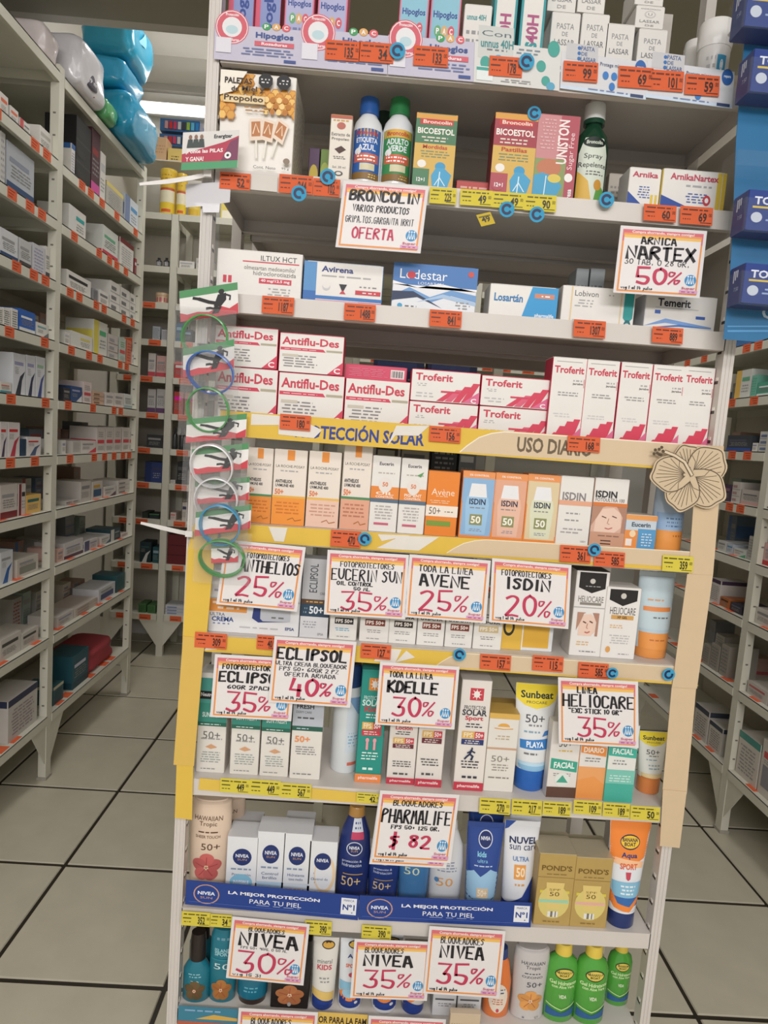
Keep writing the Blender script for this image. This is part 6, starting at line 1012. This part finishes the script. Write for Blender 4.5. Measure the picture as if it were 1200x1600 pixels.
sign('sale sign reading 40%, overlapping its left neighbour under the sixth shelf', (429, 994), (557, 1003), (419, 1097), [(.48, .76, .84, .17, 'ECLIPSOL', BK, .045), (.48, .61, .86, .06, 'ULTRA CREMA BLOQUEADOR', BK, .012), (.46, .53, .72, .06, 'FPS 50+ 60GR 2 PZ', BK, .013), (.48, .45, .62, .06, 'OFERTA ARMADA', BK, .013), (.5, .26, .5, .26, '40%', RD, .05)], y=-.0165)
sign('sale sign reading 30%, above the two red-footed sunscreen cartons', (594, 1034), (718, 1042), (586, 1132), [(.4, .82, .54, .09, 'TODA LA LINEA', BK, .018), (.44, .63, .62, .18, 'KDELLE', BK, .05), (.46, .32, .52, .3, '30%', RD, .045)])
sign('sale sign reading 35%, tilted, at the right end of the sixth shelf lip', (872, 1058), (997, 1065), (873, 1162), [(.36, .83, .24, .09, 'LINEA', BK, .024), (.5, .67, .88, .18, 'HELIOCARE', BK, .033), (.46, .52, .66, .07, '"EXC STICK 10 GR"', BK, .018), (.5, .28, .52, .28, '35%', RD, .04)])
sign('sale sign showing 82 pesos, front one of two under the seventh shelf', (594, 1235), (718, 1242), (580, 1342), [(.5, .84, .62, .08, 'BLOQUEADORES', BK, .015), (.5, .65, .86, .2, 'PHARMALIFE', BK, .03), (.5, .49, .6, .055, 'FPS 50+ 125 GR.', BK, .016), (.46, .29, .5, .24, '$ 82', RD, .045)], y=-.0172)
sign('sale sign hidden behind the 82 pesos sign, lower edge showing', (592, 1245), (712, 1252), (577, 1350), [(.5, .65, .8, .16, 'BLOQUEADORES', BK, .03)], y=-.0145)
sign('sale sign reading 30%, leftmost of the three on the eighth shelf lip', (363, 1432), (484, 1444), (353, 1528), [(.46, .83, .46, .07, 'BLOQUEADORES', BK, .012), (.5, .67, .74, .2, 'NIVEA', BK, .055), (.45, .53, .6, .04, 'FPS 50+ 90ML O 50 ML', BK, .008), (.48, .3, .72, .34, '30%', RD, .045)], foot='vig 15 31')
sign('sale sign reading 35%, middle of the three on the eighth shelf lip', (554, 1467), (674, 1472), (547, 1559), [(.4, .83, .5, .09, 'BLOQUEADORES', BK, .013), (.46, .66, .62, .18, 'NIVEA', BK, .05), (.46, .35, .6, .3, '35%', RD, .045)], y=-.0125)
sign('sale sign reading 35%, rightmost of the three on the eighth shelf lip', (671, 1447), (790, 1455), (661, 1552), [(.45, .82, .56, .1, 'BLOQUEADORES', BK, .013), (.46, .65, .56, .18, 'NIVEA', BK, .04), (.46, .33, .6, .3, '35%', RD, .045)], y=-.0142)
sign('sale sign at the lower picture edge, left one on the bottom lip', (373, 1575), (497, 1582), (366, 1674), [(.42, .82, .5, .1, 'BLOQUEADORES', BK, .013), (.5, .63, .74, .18, 'PHARMALIFE', BK, .03)])
sign('sale sign at the lower picture edge, right one on the bottom lip', (576, 1587), (697, 1593), (569, 1684), [(.4, .82, .3, .09, 'LINEA', BK, .024)])
# ---- bottom-lip strips
flatcard('lip_strip', 'teal and sand printed strip at the left of the bottom shelf lip', 'banner', (279, 1571), (372, 1577), (277, 1600), -.006, '3f7f96', [P([(.3, .35), (.6, .62), (1, .5), (1, .35)], 'd2a850'), R(0, 0, 1, .2, 'b5604a'), L(.1, .7, .8, .9, 1, '8ac')])
flatcard('lip_strip', 'yellow strip with dark capital letters on the bottom shelf lip', 'banner', (497, 1581), (575, 1586), (495, 1606), -.006, 'dcb95c', [T(.5, .55, .96, .42, 'OR PARA LA FAM', '3a2c22', 1)])
carton('beige carton with brown lettering at the lower picture edge, on bottom lip', 8, 700, 748, 1584, .012, ('cbb79c', 'bba78c', 'd2c0a8'), [T(.5, .7, .86, .22, 'HAWAIIAN', '5a4030')], name='sunscreen_box', yf=-.03, z0=TZ[8]-.06)
# ---- blue display strips on the eighth shelf
def navy(tl, tr, bl, lab):
    o, (w_, h, f) = flatcard('display_strip', lab, 'strip', tl, tr, bl, -.0045, '23408c', [E(.12, .5, .075, .4, 'c89a80'), E(.12, .5, .068, .363, '23408c'), T(.12, .54, .1, .14, 'NIVEA', 'e8ecf4', 1), T(.12, .36, .07, .09, 'SUN', 'c89a80'), T(.51, .66, .53, .2, 'LA MEJOR PROTECCIÓN', 'eef0f6', 1), T(.52, .38, .3, .18, 'PARA TU PIEL', 'eef0f6', 0), L(.4, .22, .7, .27, 1, 'aab6d6'), R(.02, .15, .98, .165, '5a74b4'), R(.9, .2, .99, .88, 'e6e8ee'), T(.945, .5, .07, .24, 'Nº1', '23408c', 1), T(.945, .78, .06, .09, 'MARCA', '23408c'), L(.91, .24, .98, .34, 1, '5a6a9a')], .0012, CARD)
    g = G(); a, b = on(bl, 1, -.0045), on((tr[0]+bl[0]-tl[0], tr[1]+bl[1]-tl[1]), 1, -.0045)
    return o
navy((291, 1375), (561, 1400), (289, 1413), 'navy display strip with white slogan, left one on the eighth shelf')
navy((562, 1399), (831, 1411), (560, 1437), 'navy display strip with white slogan, right one on the eighth shelf')
# ================================================================ things hanging on the left post
yb = -.02
def sil(g, f): # footballer silhouette, mid-kick
    pass
kick = [E(.72, .78, .05, .085, '1c1c1e'), P([(.66, .7), (.8, .72), (.8, .5), (.7, .3), (.58, .34)], '1c1c1e'), ST([(.64, .42), (.5, .5), (.34, .64)], .11, '1c1c1e'), ST([(.36, .63), (.24, .7)], .09, '1c1c1e'), ST([(.66, .36), (.58, .26), (.52, .3), (.46, .3)], .08, '1c1c1e'), ST([(.8, .66), (.87, .6), (.86, .48)], .06, '1c1c1e'), P([(.54, .1), (.66, .1), (.72, .3), (.6, .3)], '1c1c1e')]
card_art = [R(0, .76, 1, 1, '4f8f5c'), P([(0, 0), (1, 0), (1, .34), (.85, .2), (.7, .32), (.5, .18), (.3, .24), (.12, .2), (0, .28)], 'c8434c')]+kick
def packet(label, cx, cy, rad, col, ctl, ctr, cbl, yy):
    r = empty('bracelet_packet', on((cx, cy), 1, yy), label, 'bracelet packet', 'bracelet packets hanging from the left post'); c = Vector(r.location)
    q = [on(p, 1, yy+.006) for p in (ctl, ctr, (ctr[0]+cbl[0]-ctl[0], ctr[1]+cbl[1]-ctl[1]), cbl)]; g = G()
    g.poly([p-c for p in (q[3], q[2], q[1], q[0])], 'e8e6e2'); g.poly([p-c+Vector((0, .0006, 0)) for p in q], 'e8e6e2'); hc = g.build('header_card', PAPER, r)
    w_, h, mk = frame_of(ctl, ctr, cbl, yy+.006); print_flat('printed_player', card_art, w_, h, hc, frame=mk(c))
    # bracelet: flat silicone band lying face-on
    R1 = rad*1.09/1000; g = G(); N = 48; rings = []
    for i in range(N+1):
        a = 2*math.pi*i/N; k = 1+.05*math.sin(2*a+cx); rr = R1*k; d = Vector((math.cos(a), 0, math.sin(a)*.95))
        rings.append([d*rr+Vector((0, -.005, 0)), d*(rr-.0022)+Vector((0, -.006, 0)), d*(rr-.0036)+Vector((0, .006, 0)), d*(rr-.0008)+Vector((0, .007, 0))])
    g.loft(rings, col, caps=False); b = g.build('bracelet', PLAS, r, smooth=True); b.rotation_euler = (math.radians(13), math.radians(6), 0)
    # crinkled clear bag round it
    g = G(); M = 8; rn = random.Random(int(cx*cy)); W_ = R1*1.28; Hh = R1*1.2
    for s_, yo in ((-1, -.010), (1, .010)):
        gr = [[Vector(((i/M*2-1)*W_, yo*(1-abs(i/M*2-1)**3)*(1-abs(j/M*2-1)**3)+rn.uniform(-.0015, .0015), (j/M*2-1)*Hh)) for i in range(M+1)] for j in range(M+1)]
        for j in range(M):
            for i in range(M):
                qd = [gr[j][i], gr[j][i+1], gr[j+1][i+1], gr[j+1][i]]; g.poly(qd if s_ < 0 else qd[::-1], 'eee')
    g.build('clear_bag', FILM, r, smooth=True)
GN, BL, WB, LB = '3f9a4a', '2f62b4', 'dedee0', '3f94c0'
pk = [('green bracelet packet, topmost on the left post', 320, 527, 35, GN, (280, 455), (371, 441), (282, 503)), ('dark blue bracelet packet, second from top', 329, 582, 34, BL, (286, 545), (366, 530), (286, 590)), ('green bracelet packet, third from top, card below the band', 325, 640, 34, GN, (292, 655), (386, 646), (290, 692)),
 ('white bracelet packet, upper of two whites', 331, 728, 34, WB, (300, 702), (389, 692), (298, 742)), ('white bracelet packet, lower of two whites', 338, 780, 35, WB, (305, 752), (390, 745), (304, 788)), ('light blue bracelet packet, above the lowest green one', 344, 820, 33, LB, (306, 800), (393, 788), (304, 838)), ('lowest green bracelet packet, in front of the 25% sign', 347, 872, 34, GN, (330, 850), (372, 848), (330, 880))]
for i, (lab, *a) in enumerate(pk): packet(lab, *a, yb-.0118*(i % 2)-.004)
# clear hanging strip with white cross piece
o, c = board('hanging_strip', 'clear plastic hanging strip on the left post, carrying the bracelets', 'strip', ((318, 268), (343, 268), (342, 440), (340, 640), (345, 840), (322, 840), (308, 640), (308, 440)), -.004, 'dcdcda', .0008, CLEAR)
g = G(); q = [on(p, 1, -.006)-c for p in ((290, 288), (361, 283), (359, 316), (344, 318), (342, 332), (317, 332), (316, 322), (290, 324))]
for t in tessellate_polygon([[Vector((p.x, p.z, 0)) for p in q]]): g.poly([q[i] for i in t], 'bfbec2')
g.build('cross_piece', PLAS, o)
o, (w_, h, f) = flatcard('promo_card', 'small printed battery promotion card with green foot, tied to the left post', 'card', (286, 207), (374, 203), (283, 266), -.028, 'dedcd8', [R(0, 0, 1, .2, '4f9a6c'), P([(0, .2), (1, .2), (1, .85), (.75, .7), (0, .42)], 'b23a50'), P([(.7, .2), (1, .2), (1, .8), (.85, .7)], '7a3a5a'), T(.72, .84, .32, .13, 'Energizer', '2a2a2c', 1), T(.4, .47, .66, .13, '¡Ponte las PILAS', 'f2e8e6', 1), T(.23, .28, .32, .12, 'Y GANA!', 'f2e8e6', 1), E(.82, .34, .06, .09, 'e8e8e8'), E(.82, .34, .025, .035, '2a2a2c')]+[e for i in range(3) for e in (E(.14+.1*i, .86, .03, .06, '8a6a58'), P([(.08+.1*i, .58), (.2+.1*i, .58), (.18+.1*i, .8), (.1+.1*i, .8)], '3f4a48'))], .0006)
def tie(label, pts, y):
    q = [on(p, 1, yy) for p, yy in pts]; c = q[0]; g = G(); rings = []
    for i, p in enumerate(q):
        t = (q[min(i+1, len(q)-1)]-q[max(i-1, 0)]).normalized(); n = t.cross(Vector((0, 1, 0))).normalized(); b = Vector((0, 1, 0)); w_ = .0035 if i < len(q)-1 else .002
        rings.append([p-c+n*w_-b*.0007, p-c+n*w_+b*.0007, p-c-n*w_+b*.0007, p-c-n*w_-b*.0007])
    g.loft(rings, 'd9d6d2'); g.box(-.006, -.004, -.005, .006, .003, .005, 'dcdad6'); tag(g.build('cable_tie', PLAS, loc=c), label, 'cable tie')
tie('white cable tie sticking out left below the battery card', [((325, 272), -.012), ((300, 278), -.02), ((260, 284), -.03), ((218, 288), -.035)], 0)
tie('white cable tie sticking out left at the height of the lower bracelets', [((296, 834), -.012), ((280, 831), -.02), ((250, 824), -.03), ((220, 817), -.035)], 0)
# ================================================================ blue strip display on the right
o, c = board('hanging_display', 'translucent blue plastic hanging display strip at the upper right', 'display', ((1172, -40), (1330, -40), (1330, 420), (1225, 520), (1182, 534), (1130, 530), (1140, 440), (1146, 330), (1150, 220), (1160, 100)), -.05, '31719f', .001, PLAS)
w_, h, mk = frame_of((1130, 380), (1260, 380), (1130, 534), -.05); print_flat('printed_letters', [T(.62, .3, .3, .14, 'CA', 'c5dcec', 1), ST([(.28, .43), (.36, .43), (.34, .5), (.36, .36)], .02, 'b9d4e6'), R(.05, .1, .9, .12, '5a9acc'), R(.05, .15, .9, .165, '5a9acc')], w_, h, o, frame=mk(c))
pkt = [(1172, 1262, -34, 48), (1180, 1268, 75, 150), (1172, 1262, 295, 366), (1166, 1256, 410, 480)]
for i, (x0, x1, y0, y1) in enumerate(pkt+[(1160, 1250, 220, 262)]):
    a = on((x0, y0), 1, -.095); b = on((x1, y1), 1, -.095); g = G(); d = .044
    g.box(a.x-.004-c.x, -.0455-c.y-.05, b.z-.003-c.z, b.x+.004-c.x, -.0455-c.y-.05+.0005, a.z-.012-c.z, 'd5e6f2'); g.box(a.x-.0045-c.x, -.0955-c.y, b.z-.0035-c.z, b.x+.004-c.x, -.051-c.y, b.z-.003-c.z, 'd5e6f2'); g.box(a.x-.0045-c.x, -.0955-c.y, b.z-.003-c.z, a.x-.004-c.x, -.051-c.y, a.z-.012-c.z, 'd5e6f2')
    g.build('clear_pocket', CLEAR, o)
    if i < 4:
        w2, h2 = b.x-a.x, a.z-b.z; t = cuboid(w2, h2, .042, ('233c86', '1f3478', '2a448c')).build('boxed_item', CARD, loc=((a.x+b.x)/2, -.094, b.z)); tag(t, f'small navy box in a clear pocket of the blue hanging display, {ORD[i]} from top', 'box', 'navy boxes in the blue hanging display')
        print_flat('printed_front', [T(.24, .74, .28, .2, 'TO', 'e0e6f2', 1), R(.08, .55, .6, .6, 'd9c050'), E(.16, .32, .09, .13, 'c9d2e0'), L(.3, .22, .9, .42, 2, '9ab0d8')], w2, h2, t)
        print_flat('printed_side', [ST([(.3+.12*k, .6+.06*k), (.3+.12*k, .88)], .05, 'd5dff0') for k in range(3)]+[T(.55, .4, .3, .1, '7.50', 'b9c8e4')], .042, h2, t, frame=lambda u, v, k, w2=w2: (-w2/2-.0002-k, .042-u, v))
g = G(); tie('thin white plastic tie from the blue display to the top shelf', [((1166, 22), -.045), ((1156, 34), -.02), ((1138, 56), .02)], 0)
